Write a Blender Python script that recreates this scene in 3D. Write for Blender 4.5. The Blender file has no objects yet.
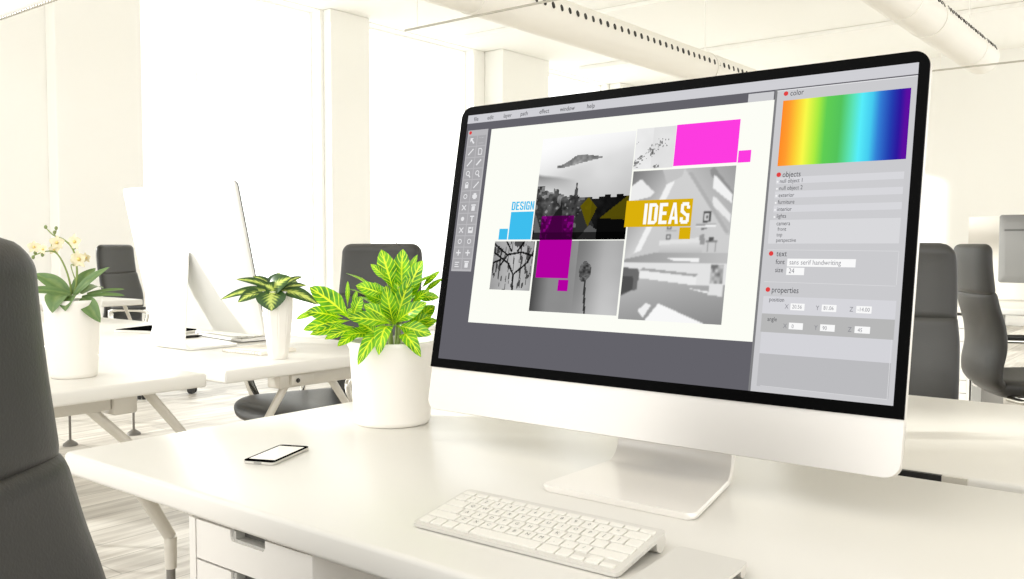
import bpy, bmesh, math, random
import numpy as np
from mathutils import Vector, Matrix, noise

random.seed(7)
FLOOR = -0.73          # the desk tops are z = 0
scene = bpy.context.scene
COL = scene.collection

# ------------------------------------------------------------------ materials
def lin(c):
    return tuple(((x / 12.92) if x <= 0.04045 else ((x + 0.055) / 1.055) ** 2.4) for x in c[:3])

def s255(r, g, b):
    return lin((r / 255, g / 255, b / 255))

def new_mat(name):
    m = bpy.data.materials.new(name)
    m.use_nodes = True
    return m, m.node_tree, m.node_tree.nodes['Principled BSDF']

def pbr(name, rgb, rough=0.5, metal=0.0, spec=0.5, var=0.0, vscale=8.0, bump=0.0, bscale=200.0, coat=0.0):
    m, nt, b = new_mat(name)
    c = lin([v / 255 for v in rgb])
    b.inputs['Base Color'].default_value = (*c, 1)
    b.inputs['Roughness'].default_value = rough
    b.inputs['Metallic'].default_value = metal
    b.inputs['Specular IOR Level'].default_value = spec
    b.inputs['Coat Weight'].default_value = coat
    tc = nt.nodes.new('ShaderNodeTexCoord')
    if var:
        n = nt.nodes.new('ShaderNodeTexNoise'); n.inputs['Scale'].default_value = vscale
        nt.links.new(tc.outputs['Object'], n.inputs['Vector'])
        mx = nt.nodes.new('ShaderNodeMix'); mx.data_type = 'RGBA'
        mx.inputs[6].default_value = (*[v * (1 - var) for v in c], 1)
        mx.inputs[7].default_value = (*[min(1, v * (1 + var)) for v in c], 1)
        nt.links.new(n.outputs['Fac'], mx.inputs[0]); nt.links.new(mx.outputs[2], b.inputs['Base Color'])
    if bump:
        n = nt.nodes.new('ShaderNodeTexNoise'); n.inputs['Scale'].default_value = bscale
        nt.links.new(tc.outputs['Object'], n.inputs['Vector'])
        bp = nt.nodes.new('ShaderNodeBump'); bp.inputs['Strength'].default_value = bump; bp.inputs['Distance'].default_value = 0.001
        nt.links.new(n.outputs['Fac'], bp.inputs['Height']); nt.links.new(bp.outputs['Normal'], b.inputs['Normal'])
    return m

def emis(name, rgb, strength=1.0):
    m, nt, b = new_mat(name)
    nt.nodes.remove(b)
    e = nt.nodes.new('ShaderNodeEmission')
    e.inputs['Color'].default_value = (*lin([v / 255 for v in rgb]), 1); e.inputs['Strength'].default_value = strength
    nt.links.new(e.outputs[0], nt.nodes['Material Output'].inputs['Surface'])
    return m

def emis_attr(name):
    m, nt, b = new_mat(name)
    nt.nodes.remove(b)
    a = nt.nodes.new('ShaderNodeAttribute'); a.attribute_name = 'tone'
    e = nt.nodes.new('ShaderNodeEmission')
    nt.links.new(a.outputs['Color'], e.inputs['Color'])
    nt.links.new(e.outputs[0], nt.nodes['Material Output'].inputs['Surface'])
    return m

def ramp(nt, stops, interp='LINEAR'):
    r = nt.nodes.new('ShaderNodeValToRGB'); r.color_ramp.interpolation = interp
    els = r.color_ramp.elements
    while len(els) < len(stops): els.new(0.5)
    for e, (p, c) in zip(els, stops):
        e.position = p; e.color = (*s255(*c), 1)
    return r

def math_node(nt, op, a, b=None):
    n = nt.nodes.new('ShaderNodeMath'); n.operation = op
    for i, v in enumerate((a, b)):
        if v is None: continue
        if isinstance(v, (int, float)): n.inputs[i].default_value = v
        else: nt.links.new(v, n.inputs[i])
    return n.outputs[0]

def leaf_mat(name, kind):
    m, nt, b = new_mat(name)
    uv = nt.nodes.new('ShaderNodeUVMap'); uv.uv_map = 'UVMap'
    sx = nt.nodes.new('ShaderNodeSeparateXYZ'); nt.links.new(uv.outputs[0], sx.inputs[0])
    au = math_node(nt, 'ABSOLUTE', math_node(nt, 'MULTIPLY', math_node(nt, 'SUBTRACT', sx.outputs[0], 0.5), 2.0))
    v = sx.outputs[1]
    tc = nt.nodes.new('ShaderNodeTexCoord')
    nz = nt.nodes.new('ShaderNodeTexNoise'); nz.inputs['Scale'].default_value = 60
    nt.links.new(tc.outputs['Object'], nz.inputs['Vector'])
    if kind == 'croton':
        ph = math_node(nt, 'ADD', math_node(nt, 'SUBTRACT', math_node(nt, 'MULTIPLY', v, 8.0), math_node(nt, 'MULTIPLY', au, 1.7)),
                       math_node(nt, 'MULTIPLY', nz.outputs['Fac'], 0.35))
        tri = math_node(nt, 'ABSOLUTE', math_node(nt, 'SUBTRACT', math_node(nt, 'FRACT', ph), 0.5))
        side = nt.nodes.new('ShaderNodeMapRange'); side.interpolation_type = 'SMOOTHSTEP'
        nt.links.new(tri, side.inputs[0]); side.inputs[1].default_value = 0.03; side.inputs[2].default_value = 0.17
        side.inputs[3].default_value = 0.95; side.inputs[4].default_value = 0.0
        mid = nt.nodes.new('ShaderNodeMapRange'); mid.interpolation_type = 'SMOOTHSTEP'
        nt.links.new(au, mid.inputs[0]); mid.inputs[1].default_value = 0.05; mid.inputs[2].default_value = 0.15
        mid.inputs[3].default_value = 1.0; mid.inputs[4].default_value = 0.0
        f = math_node(nt, 'MAXIMUM', side.outputs[0], mid.outputs[0])
        g = ramp(nt, [(0.30, (58, 128, 8)), (0.52, (104, 176, 14)), (0.75, (136, 200, 22))])
        nt.links.new(nz.outputs['Fac'], g.inputs[0])
        mx = nt.nodes.new('ShaderNodeMix'); mx.data_type = 'RGBA'
        nt.links.new(f, mx.inputs[0]); nt.links.new(g.outputs[0], mx.inputs[6]); mx.inputs[7].default_value = (*s255(222, 240, 40), 1)
        col = mx.outputs[2]; rough, tr = 0.3, 0.3
    elif kind == 'dieff':
        w = nt.nodes.new('ShaderNodeTexNoise'); w.inputs['Scale'].default_value = 90; w.inputs['Detail'].default_value = 4
        nt.links.new(tc.outputs['Object'], w.inputs['Vector'])
        ph = math_node(nt, 'SINE', math_node(nt, 'MULTIPLY', math_node(nt, 'SUBTRACT', v, math_node(nt, 'MULTIPLY', au, 0.4)), 42.0))
        t = math_node(nt, 'ADD', au, math_node(nt, 'ADD', math_node(nt, 'MULTIPLY', ph, 0.12), math_node(nt, 'SUBTRACT', math_node(nt, 'MULTIPLY', w.outputs['Fac'], 0.6), 0.3)))
        g = ramp(nt, [(0.10, (196, 208, 104)), (0.34, (104, 132, 50)), (0.52, (46, 78, 28))])
        nt.links.new(t, g.inputs[0]); col = g.outputs[0]; rough, tr = 0.35, 0.2
    else:
        t = math_node(nt, 'ADD', math_node(nt, 'MULTIPLY', au, 0.5), math_node(nt, 'MULTIPLY', nz.outputs['Fac'], 0.5))
        g = ramp(nt, [(0.15, (124, 146, 84)), (0.45, (88, 118, 62)), (0.8, (108, 136, 80))])
        nt.links.new(t, g.inputs[0]); col = g.outputs[0]; rough, tr = 0.35, 0.15
    nt.links.new(col, b.inputs['Base Color']); b.inputs['Roughness'].default_value = rough
    tl = nt.nodes.new('ShaderNodeBsdfTranslucent'); nt.links.new(col, tl.inputs['Color'])
    ms = nt.nodes.new('ShaderNodeMixShader'); ms.inputs[0].default_value = tr
    nt.links.new(b.outputs[0], ms.inputs[1]); nt.links.new(tl.outputs[0], ms.inputs[2])
    nt.links.new(ms.outputs[0], nt.nodes['Material Output'].inputs['Surface'])
    return m

def floor_mat():
    m, nt, b = new_mat('pale_wood_planks')
    tc = nt.nodes.new('ShaderNodeTexCoord')
    mp = nt.nodes.new('ShaderNodeMapping'); mp.inputs['Rotation'].default_value = (0, 0, math.pi / 2)
    nt.links.new(tc.outputs['Object'], mp.inputs['Vector'])
    br = nt.nodes.new('ShaderNodeTexBrick')
    br.inputs['Scale'].default_value = 1.0; br.inputs['Brick Width'].default_value = 1.3; br.inputs['Row Height'].default_value = 0.16
    br.inputs['Mortar Size'].default_value = 0.003; br.offset = 0.37
    br.inputs['Color1'].default_value = (*s255(226, 221, 212), 1); br.inputs['Color2'].default_value = (*s255(208, 203, 194), 1)
    br.inputs['Mortar'].default_value = (*s255(176, 171, 162), 1)
    nt.links.new(mp.outputs[0], br.inputs['Vector'])
    mp2 = nt.nodes.new('ShaderNodeMapping'); mp2.inputs['Scale'].default_value = (14, 1.2, 1)
    nt.links.new(tc.outputs['Object'], mp2.inputs['Vector'])
    n = nt.nodes.new('ShaderNodeTexNoise'); n.inputs['Scale'].default_value = 2.2; n.inputs['Detail'].default_value = 5
    nt.links.new(mp2.outputs[0], n.inputs['Vector'])
    r = ramp(nt, [(0.35, (218, 215, 213)), (0.65, (255, 255, 255))])
    nt.links.new(n.outputs['Fac'], r.inputs[0])
    mx = nt.nodes.new('ShaderNodeMix'); mx.data_type = 'RGBA'; mx.blend_type = 'MULTIPLY'; mx.inputs[0].default_value = 1
    nt.links.new(br.outputs['Color'], mx.inputs[6]); nt.links.new(r.outputs[0], mx.inputs[7])
    nt.links.new(mx.outputs[2], b.inputs['Base Color']); b.inputs['Roughness'].default_value = 0.42
    return m

M = {}
M['desk'] = pbr('white_laminate', (220, 217, 209), 0.32, spec=0.4, var=0.012, vscale=3)
M['desk_edge'] = pbr('desk_edge_laminate', (220, 215, 205), 0.4, var=0.012, vscale=3)
M['leg'] = pbr('cream_leg_metal', (203, 198, 186), 0.35, metal=0.15, var=0.02)
M['glide'] = pbr('grey_glide', (112, 108, 101), 0.5, var=0.02)
M['shade_grey'] = pbr('grey_under_desk_shade', (158, 155, 145), 0.6, var=0.02)  # darkened to stand for the shade under the desk
M['foot_alu'] = pbr('pale_foot_aluminium', (234, 230, 223), 0.32, metal=0.25, var=0.01)
M['leg_grey'] = pbr('grey_leg_metal', (160, 156, 148), 0.35, metal=0.3, var=0.02)
M['cabinet'] = pbr('cabinet_lacquer', (218, 214, 206), 0.45, var=0.012)
M['recess'] = pbr('drawer_recess', (92, 90, 84), 0.6, var=0.05)
M['recess_rim'] = pbr('drawer_recess_rim', (176, 174, 166), 0.5, var=0.03)
M['wall'] = pbr('wall_paint', (246, 245, 240), 0.8, var=0.01, vscale=1.2, bump=0.1)
M['ceiling'] = pbr('ceiling_paint', (252, 251, 246), 0.85, var=0.01, vscale=1.0)
M['frame'] = pbr('window_frame_paint', (250, 249, 246), 0.5, var=0.01)
M['duct'] = pbr('duct_fabric', (246, 243, 235), 0.6, var=0.015, vscale=4)
M['dark'] = pbr('dark_holes', (52, 50, 46), 0.7, var=0.05)
M['rod'] = pbr('grey_rod', (190, 186, 175), 0.5, metal=0.2, var=0.03)
M['alu'] = pbr('brushed_aluminium', (214, 210, 203), 0.3, metal=0.55, var=0.01, vscale=3, bump=0.03, bscale=900)
M['kb_alu'] = pbr('pale_aluminium', (212, 209, 201), 0.4, metal=0.15, var=0.01)
M['rear_shell'] = pbr('matt_rear_aluminium', (218, 217, 212), 0.5, metal=0.1, var=0.01)
M['white_alu'] = pbr('white_aluminium', (246, 245, 241), 0.4, metal=0.15, var=0.01)
M['bezel'] = pbr('black_glass_border', (2, 2, 2), 0.3, spec=0.03, var=0.1)
M['leather'] = pbr('charcoal_leather', (47, 46, 43), 0.42, spec=0.45, var=0.05, vscale=12, bump=0.25, bscale=350)
M['leather_dark'] = pbr('dark_leather_trim', (38, 38, 35), 0.5, var=0.05)
M['chrome'] = pbr('chrome', (225, 223, 216), 0.12, metal=1.0, var=0.01)
M['caster'] = pbr('caster_plastic', (46, 46, 44), 0.5, var=0.05)
M['pot'] = pbr('white_ceramic', (234, 230, 222), 0.35, var=0.01, vscale=5, coat=0.15)
M['soil'] = pbr('dark_soil', (70, 62, 46), 0.9, var=0.3, vscale=90, bump=1.0, bscale=120)
M['stem'] = pbr('plant_stem', (122, 140, 66), 0.5, var=0.15, vscale=40)
M['petal'] = pbr('orchid_petal', (222, 212, 178), 0.5, var=0.03, vscale=60)
M['petal_core'] = pbr('orchid_lip', (226, 200, 120), 0.5, var=0.1, vscale=60)
M['bud'] = pbr('orchid_bud', (120, 134, 80), 0.5, var=0.1, vscale=60)
M['croton'] = leaf_mat('croton_leaf', 'croton')
M['dieff'] = leaf_mat('variegated_leaf', 'dieff')
M['orchid'] = leaf_mat('orchid_leaf', 'orchid')
M['key'] = pbr('white_key', (224, 221, 212), 0.45, var=0.01)
M['key_ink'] = pbr('key_legend_grey', (105, 103, 97), 0.6, var=0.02)
M['kb_gap'] = pbr('keyboard_tray', (205, 201, 190), 0.5, var=0.02)
M['phone_body'] = pbr('phone_rim_metal', (214, 211, 203), 0.3, metal=0.5, var=0.02)
M['phone_black'] = pbr('phone_black_glass', (8, 8, 8), 0.4, spec=0.0, var=0.1)
M['phone_screen'] = pbr('phone_white_screen', (252, 250, 242), 0.6, spec=0.2, var=0.005)
M['grey_plastic'] = pbr('grey_plastic', (150, 148, 142), 0.5, var=0.03)
M['mon_grey'] = pbr('grey_monitor_shell', (112, 111, 108), 0.5, var=0.02)
M['mon_grey2'] = pbr('grey_monitor_groove', (84, 83, 80), 0.5, var=0.02)
M['black_plastic'] = pbr('black_plastic', (22, 22, 22), 0.5, var=0.1)
M['paper'] = pbr('cream_paper', (247, 240, 228), 0.8, var=0.01)
M['floor'] = floor_mat()

def glass_mat():
    m, nt, b = new_mat('clear_window_glass')
    nt.nodes.remove(b)
    t = nt.nodes.new('ShaderNodeBsdfTransparent'); t.inputs[0].default_value = (0.98, 0.99, 0.98, 1)
    g = nt.nodes.new('ShaderNodeBsdfGlossy'); g.inputs['Roughness'].default_value = 0.03
    mx = nt.nodes.new('ShaderNodeMixShader'); mx.inputs[0].default_value = 0.04
    nt.links.new(t.outputs[0], mx.inputs[1]); nt.links.new(g.outputs[0], mx.inputs[2])
    nt.links.new(mx.outputs[0], nt.nodes['Material Output'].inputs['Surface'])
    return m
M['glass'] = glass_mat()

# ------------------------------------------------------------------ object helpers
def link_mesh(name, me, mat, parent=None, loc=(0, 0, 0), rot=(0, 0, 0), smooth=True, angle=40):
    o = bpy.data.objects.new(name, me)
    COL.objects.link(o)
    if mat is not None and not me.materials: me.materials.append(mat)
    o.location = loc; o.rotation_euler = rot
    if parent is not None: o.parent = parent
    if smooth:
        for p in me.polygons: p.use_smooth = True
        me.set_sharp_from_angle(angle=math.radians(angle))
    return o

def obj(name, bm, mat, parent=None, **kw):
    me = bpy.data.meshes.new(name)
    bmesh.ops.recalc_face_normals(bm, faces=bm.faces)
    bm.to_mesh(me); bm.free()
    return link_mesh(name, me, mat, parent, **kw)

def thing(name, label, cat, loc=(0, 0, 0), rz=0.0, group=None):
    o = bpy.data.objects.new(name, None); COL.objects.link(o)
    o.empty_display_size = 0.05
    o.location = loc; o.rotation_euler = (0, 0, rz)
    return tag(o, label, cat, group)

def tag(o, label, cat, group=None):
    o['label'] = label; o['category'] = cat
    if group: o['group'] = group
    return o

def struct(o):
    o['kind'] = 'structure'; return o

def box(bm, x0, x1, y0, y1, z0, z1, bev=0.0, seg=2):
    r = bmesh.ops.create_cube(bm, size=1)
    vs = r['verts']
    for v in vs:
        v.co = Vector((x0 + (v.co.x + .5) * (x1 - x0), y0 + (v.co.y + .5) * (y1 - y0), z0 + (v.co.z + .5) * (z1 - z0)))
    if bev:
        es = list({e for v in vs for e in v.link_edges})
        bmesh.ops.bevel(bm, geom=es, offset=bev, segments=seg, affect='EDGES', profile=0.5)
    return bm

def bx(*a, **k):
    bm = bmesh.new(); return box(bm, *a, **k)

def loft(bm, rings, close=True, caps=True):
    """rings: list of lists of points with equal counts"""
    vr = [[bm.verts.new(p) for p in r] for r in rings]
    n = len(vr[0])
    for a, b in zip(vr[:-1], vr[1:]):
        for i in range(n if close else n - 1):
            j = (i + 1) % n
            try: bm.faces.new((a[i], a[j], b[j], b[i]))
            except ValueError: pass
    if caps:
        for r in (vr[0], vr[-1]):
            try: bm.faces.new(r)
            except ValueError: pass
    return vr

def lathe(prof, n=48, caps=True, center=(0, 0, 0)):
    bm = bmesh.new()
    rings = []
    for r, z in prof:
        rings.append([(center[0] + r * math.cos(2 * math.pi * i / n), center[1] + r * math.sin(2 * math.pi * i / n), center[2] + z) for i in range(n)])
    loft(bm, rings, caps=caps)
    return bm

def frames(pts):
    pts = [Vector(p) for p in pts]
    T = []
    for i in range(len(pts)):
        a = pts[max(0, i - 1)]; b = pts[min(len(pts) - 1, i + 1)]
        T.append((b - a).normalized())
    up = Vector((0, 0, 1)) if abs(T[0].z) < 0.9 else Vector((1, 0, 0))
    N = (up - T[0] * up.dot(T[0])).normalized()
    out = []
    for p, t in zip(pts, T):
        N = (N - t * N.dot(t)).normalized()
        out.append((p, t, N, t.cross(N)))
    return out

def tube(bm, pts, r, n=12, flat=1.0, caps=True):
    rs = r if isinstance(r, (list, tuple)) else [r] * len(pts)
    rings = []
    for (p, t, N, B), rr in zip(frames(pts), rs):
        rings.append([p + N * (rr * math.cos(2 * math.pi * i / n)) + B * (rr * flat * math.sin(2 * math.pi * i / n)) for i in range(n)])
    loft(bm, rings, caps=caps)
    return bm

def tb(*a, **k):
    bm = bmesh.new(); return tube(bm, *a, **k)

def rrect(x0, x1, z0, z1, rad, seg=6):
    """rounded rectangle outline, rad = (bl, br, tr, tl)"""
    if not isinstance(rad, (tuple, list)): rad = (rad,) * 4
    pts = []
    for (cx, cz, a0), r in zip(((x0, z0, 180), (x1, z0, 270), (x1, z1, 0), (x0, z1, 90)), rad):
        sx = 1 if cx == x0 else -1; sz = 1 if cz == z0 else -1
        ox, oz = cx + sx * r, cz + sz * r
        if r <= 1e-6: pts += [(cx, cz)]
        else:
            for k in range(seg + 1):
                a = math.radians(a0 + 90 * k / seg); pts.append((ox + r * math.cos(a), oz + r * math.sin(a)))
    return pts

def slab_xz(outline, y0, y1, bev=0.0):
    """flat plate in the XZ plane with thickness along Y"""
    bm = bmesh.new()
    loft(bm, [[(x, y0, z) for x, z in outline], [(x, y1, z) for x, z in outline]])
    return bm

# ------------------------------------------------------------------ camera
F_PX = 912.98
cam_d = bpy.data.cameras.new('camera'); cam = bpy.data.objects.new('camera', cam_d); COL.objects.link(cam)
cam_d.sensor_width = 36; cam_d.lens = F_PX / 1024 * 36
cam_d.clip_start = 0.02; cam_d.clip_end = 200
yaw, pitch = -0.66991, -0.04776
cam.location = (0.5791, -0.94271, 0.27935)
cam.rotation_euler = (math.pi / 2 + pitch, 0, -yaw)
scene.camera = cam

# ------------------------------------------------------------------ room shell
WX = -7.0; YF = 12.0; ZC = 2.75; YB = -8.0; XR = 7.0
struct(obj('floor', bx(WX - .3, XR, YB, YF + .3, FLOOR - .1, FLOOR), M['floor'], smooth=False))
struct(obj('ceiling', bx(WX - .3, XR, -1.6, YF + .3, ZC, ZC + .1), M['ceiling'], smooth=False))
wins = [(-4.07, -3.66), (-3.54, -1.9), (-0.7, 1.6), (3.34, 5.39), (6.02, 7.85), (9.09, 10.98)]  # first two are unseen openings, placed to throw sun strips on the desks
TOP = 2.74; SILL = FLOOR + 0.06
bm = bmesh.new()
y = YB
for a, b in wins:
    box(bm, WX - .3, WX, y, a, FLOOR, ZC)
    box(bm, WX - .3, WX, a, b, TOP, ZC)
    box(bm, WX - .3, WX, a, b, FLOOR, SILL)
    y = b
box(bm, WX - .3, WX, y, YF, FLOOR, ZC)
struct(obj('wall_left', bm, M['wall'], smooth=False))
fill_wins = [(-5.6, -4.4), (-4.2, -2.9), (-1.1, 1.0), (1.4, 3.5), (3.9, 6.0)]  # unseen openings added to brighten the deep end of the room
BT_ = [1.9, 1.9, 2.6, 2.6, 2.6]
bm = bmesh.new(); x = WX - .3
for (a, b), tp_ in zip(fill_wins, BT_):
    box(bm, x, a, YF, YF + .3, FLOOR, ZC)
    box(bm, a, b, YF, YF + .3, tp_, ZC); box(bm, a, b, YF, YF + .3, FLOOR, SILL + .1)
    x = b
box(bm, x, XR, YF, YF + .3, FLOOR, ZC)
struct(obj('wall_back', bm, M['wall'], smooth=False))
# pilasters between the windows
for i, (a, b, d) in enumerate([(2.56, 3.30, .16), (5.43, 5.98, .12), (8.06, 9.05, .30), (11.02, 11.7, .2)]):
    struct(obj('trim_%d' % (i + 1), bx(WX + .001, WX + d, a, b, FLOOR + .001, ZC - .001, bev=.01), M['wall'], smooth=False))
struct(obj('baseboard_back', bx(WX + .35, XR, YF - .02, YF - .001, FLOOR + .001, FLOOR + .1, bev=.004), M['frame']))
# ceiling beams
for i, (yb, zz) in enumerate([(7.2, .05), (9.6, .05)]):
    struct(obj('trim_%d' % (i + 5), bx(WX + .4, XR, yb, yb + .35, ZC - zz, ZC - .001, bev=.008), M['ceiling'], smooth=False))
for i, (a, b) in enumerate(wins):
    bm = bmesh.new()
    t = .02
    for (y0, y1) in ((a, a + t), (b - t, b)): box(bm, WX - .22, WX - .14, y0, y1, SILL, TOP)
    box(bm, WX - .22, WX - .14, a + t, b - t, TOP - t, TOP); box(bm, WX - .22, WX - .14, a + t, b - t, SILL, SILL + t)
    if b - a > 1:
        for k in (1, 2):
            yy = a + (b - a) * k / 3
            box(bm, WX - .21, WX - .15, yy - .007, yy + .007, SILL + t, TOP - t)
    fr = struct(obj('window_%d' % (i + 1), bm, M['frame'], smooth=False))
    obj('window_pane', bx(WX - .184, WX - .178, a + .02, b - .02, SILL + .02, TOP - .02), M['glass'], fr, smooth=False)

for i, ((a, b), tp_) in enumerate(zip(fill_wins, BT_)):
    bm = bmesh.new(); t = .03; z0 = SILL + .1
    for (x0, x1) in ((a, a + t), (b - t, b), ((a + b) / 2 - .015, (a + b) / 2 + .015)): box(bm, x0, x1, YF + .12, YF + .18, z0, tp_)
    for (q0, q1) in ((z0, z0 + t), (tp_ - t, tp_)): box(bm, a + t, b - t, YF + .121, YF + .179, q0, q1)
    fr = struct(obj('window_%d' % (i + 7), bm, M['frame'], smooth=False))  # added out of view, lets fill light in through the back wall
    obj('window_pane', bx(a + .02, b - .02, YF + .147, YF + .153, z0 + .02, tp_ - .02), M['glass'], fr, smooth=False)

# ------------------------------------------------------------------ ducts and rods under the ceiling
def duct(label, cx, cz, R, y0, y1, hole_ang, y_h0, y_h1, hole_step, cap_end):
    t = thing('ventilation_duct', label, 'duct', (cx, y0, cz), 0, 'round ventilation ducts under the ceiling')
    prof = []
    n = 36
    bm = bmesh.new(); rings = []
    L = y1 - y0; y = 0.0
    st = 0.03
    k = 0
    rings.append((0.0, R * .86))
    while y < L:
        rings.append((y + .004, R * (1.0 if k % 2 else 0.965))); y += st; k += 1
    if cap_end:
        for a in (25, 50, 70, 85): rings.append((L + R * .35 * math.sin(math.radians(a)), R * math.cos(math.radians(a))))
    else: rings.append((L, R * .86))
    loft(bm, [[(r * math.cos(2 * math.pi * i / n), yy, r * math.sin(2 * math.pi * i / n)) for i in range(n)] for yy, r in rings])
    obj('duct_sleeve', bm, M['duct'], t, angle=80)
    a = math.radians(hole_ang)
    y = y_h0 - y0; N = Vector((math.cos(a), 0, math.sin(a))); Tt = Vector((-math.sin(a), 0, math.cos(a)))
    bm = bmesh.new()
    loft(bm, [[N * (R + .0015) + Tt * (.026 * math.cos(q)) + Vector((0, .017 * math.sin(q), 0)) - N * d for q in [2 * math.pi * i / 10 for i in range(10)]] for d in (.006, 0)])
    hole = None
    while y < y_h1 - y0:
        if hole is None: hole = obj('air_hole', bm, M['dark'], t); h = hole
        else: h = hole.copy(); COL.objects.link(h)
        h.location = (0, y, 0); y += hole_step
    for yy in (1.2, L * .5, L - .5):
        bm = tb([(0, yy, R), (0, yy, ZC - cz - .002)], .006, 8)
        obj('hanger_wire', bm, M['ceiling'], t)
        bm = bmesh.new()
        loft(bm, [[(rr * math.cos(2 * math.pi * i / n), yy + dd, rr * math.sin(2 * math.pi * i / n)) for i in range(n)] for dd, rr in ((-.02, R * .98), (-.02, R * 1.02), (.02, R * 1.02), (.02, R * .98))], caps=False)
        obj('clamp_ring', bm, M['duct'], t)
duct('long white ventilation duct with dark holes, running down behind the big monitor', -3.52, 2.0,   .155, 2.6, 11.9, 12, 3.9, 8.6, .105, False)
duct('short white ribbed ventilation duct above right of the monitor, with a rounded end', -1.30, 2.0, .15, 4.6, 8.35, 26, 4.7, 8.3, .085, True)

def rod(label, x0, x1, y, z, r, name='suspension_rod', cat='rod'):
    t = thing(name, label, cat, (x0, y, z), 0, 'thin rods hanging below the ceiling')
    obj('bar', tb([(0, 0, 0), (x1 - x0, 0, 0)], r, 10), M['rod'], t)
    for xx in (.12, x1 - x0 - .12):
        obj('hanger_wire', tb([(xx, 0, 0), (xx, 0, ZC - z - .002)], .0025, 6), M['duct'], t)
rod('thin grey rod crossing under the long duct at the top of the picture', -4.13, -2.6, 3.77, 1.82, .008)
rod('thin grey rod below the ceiling right of the big monitor', -1.62, 1.2, 7.73, 1.82, .008)
# linear lamp top left
t = thing('linear_ceiling_lamp', 'white linear lamp with a dotted lower edge in the top left corner', 'lamp', (-6.2, 1.64, 1.72))
bm = bmesh.new(); loft(bm, [[(xx, .06 * math.cos(2 * math.pi * i / 20), .06 + .06 * math.sin(2 * math.pi * i / 20)) for i in range(20)] for xx in (0, 1.5)])
obj('lamp_tube', bm, M['frame'], t)
for k in range(42): obj('grille_dot', bx(.02 + k * .035, .035 + k * .035, -.012, .012, -.008, .002), M['rod'], t, smooth=False)
for xx in (.2, 1.3): obj('hanger_wire', tb([(xx, 0, .119), (xx, 0, ZC - 1.722)], .003, 6), M['rod'], t)

# ------------------------------------------------------------------ desks
def leg_path(start, kink, zb):
    return [start, kink, (kink[0], kink[1], kink[2] - .045), (kink[0], kink[1], zb)]

def desk(label, x0, x1, y0, y1, legs, beam=None, group='white office desks', th=.03, bow=0):
    cx, cy = (x0 + x1) / 2, (y0 + y1) / 2
    t = thing('office_desk', label, 'desk', (cx, cy, FLOOR), 0, group)
    def L(p): return (p[0] - cx, p[1] - cy, p[2] - FLOOR)
    bm = bx(x0 - cx, x1 - cx, y0 - cy, y1 - cy, -th - FLOOR, -FLOOR, bev=.006, seg=3)
    if bow:
        for v in bm.verts:
            if v.co.y < 0: v.co.y += bow * max(0, 1 - (v.co.x + cx - x0) / .05)
    obj('desk_top', bm, M['desk'], t)
    for s, k in legs:
        P = [L(p) for p in leg_path(s, k, FLOOR + .16)]
        bm = tb([P[0], P[1]], [.0115, .0088], 14, flat=.8)
        tube(bm, [P[1], P[2]], [.0090, .0082], 14)
        lg = obj('leg', bm, M['leg'], t, angle=60)
        q = P[2]
        bm = tb([q, (q[0], q[1], .02)], .0062, 12)
        loft(bm, [[(q[0] + r * math.cos(a), q[1] + r * math.sin(a), z) for a in [2 * math.pi * i / 20 for i in range(20)]] for r, z in ((.010, .028), (.034, .010), (.036, 0.0))])
        f = obj('foot_glide', bm, M['glide'], lg)
        f['label'] = 'grey round levelling foot'
    if beam:
        for (bx0, bx1, by0, by1) in beam:
            bm = bx(bx0 - cx, bx1 - cx, by0 - cy, by1 - cy, -th - .038 - FLOOR, -th - .0005 - FLOOR, bev=.004)
            obj('frame_beam', bm, M['leg'], t)
    return t, L

X0, XW = -0.662, 1.55
main, Lm = desk('large white desk in front carrying the big monitor, keyboard and phone', X0, XW, -.388, .218,
     [((-.602, -.297, -.03), (-.6, -.239, -.135)), ((-.58, .05, -.03), (-.58, .12, -.2)), ((1.45, -.25, -.03), (1.45, -.31, -.135)), ((1.45, .08, -.03), (1.45, .14, -.135))],
     [(-.58, 1.47, .05, .09)], bow=.033)
bm = bx(-.10, 1.44, -.045, -.030, -.42, -.03 - .0005)
for v in bm.verts: v.co = Vector(Lm(v.co))
obj('shade_panel', bm, M['shade_grey'], main, smooth=False)  # added grey sheet that puts the under-desk shade into its colour
bm = bx(-.58, .305, .180, .250, -.075, -.034, bev=.002)
for v in bm.verts: v.co = Vector(Lm(v.co))
o = obj('cable_tray', bm, M['black_plastic'], main, smooth=False); o['label'] = 'dark cable tray along the back edge'

deskR, LR = desk('white desk directly behind the big monitor, at the right edge', X0, XW, .2545, .86,
     [((-.6, .50, -.03), (-.6, .44, -.2)), ((-.6, .60, -.03), (-.6, .66, -.2)), ((1.45, .50, -.03), (1.45, .44, -.135)), ((1.45, .60, -.03), (1.45, .66, -.135))],
     [(-.58, 1.47, .54, .57)])
bm = bx(-.58, .305, .2475, .254, -.024, -.0012)
for v in bm.verts: v.co = Vector(LR(v.co))
o = obj('cable_flap', bm, M['black_plastic'], deskR, smooth=False); o['label'] = 'black cable flap along the front edge'
bm = bx(.3055, .334, .2478, .254, -.024, -.0012)
for v in bm.verts: v.co = Vector(LR(v.co))
o = obj('flap_end', bm, M['leg'], deskR, smooth=False)
deskL1, LL = desk('white desk on the left that the potted orchid stands on', -3.45, -1.182, -.41, .204,
     [((-1.3, -.035, -.03), (-1.3, .46, -.53)), ((-1.3, .118, -.03), (-1.3, .52, -.53)), ((-3.3, -.05, -.03), (-3.3, .03, -.2)), ((-3.3, -.15, -.03), (-3.3, -.23, -.2))],
     [(-1.325, -1.275, -.3, .034)])
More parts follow.
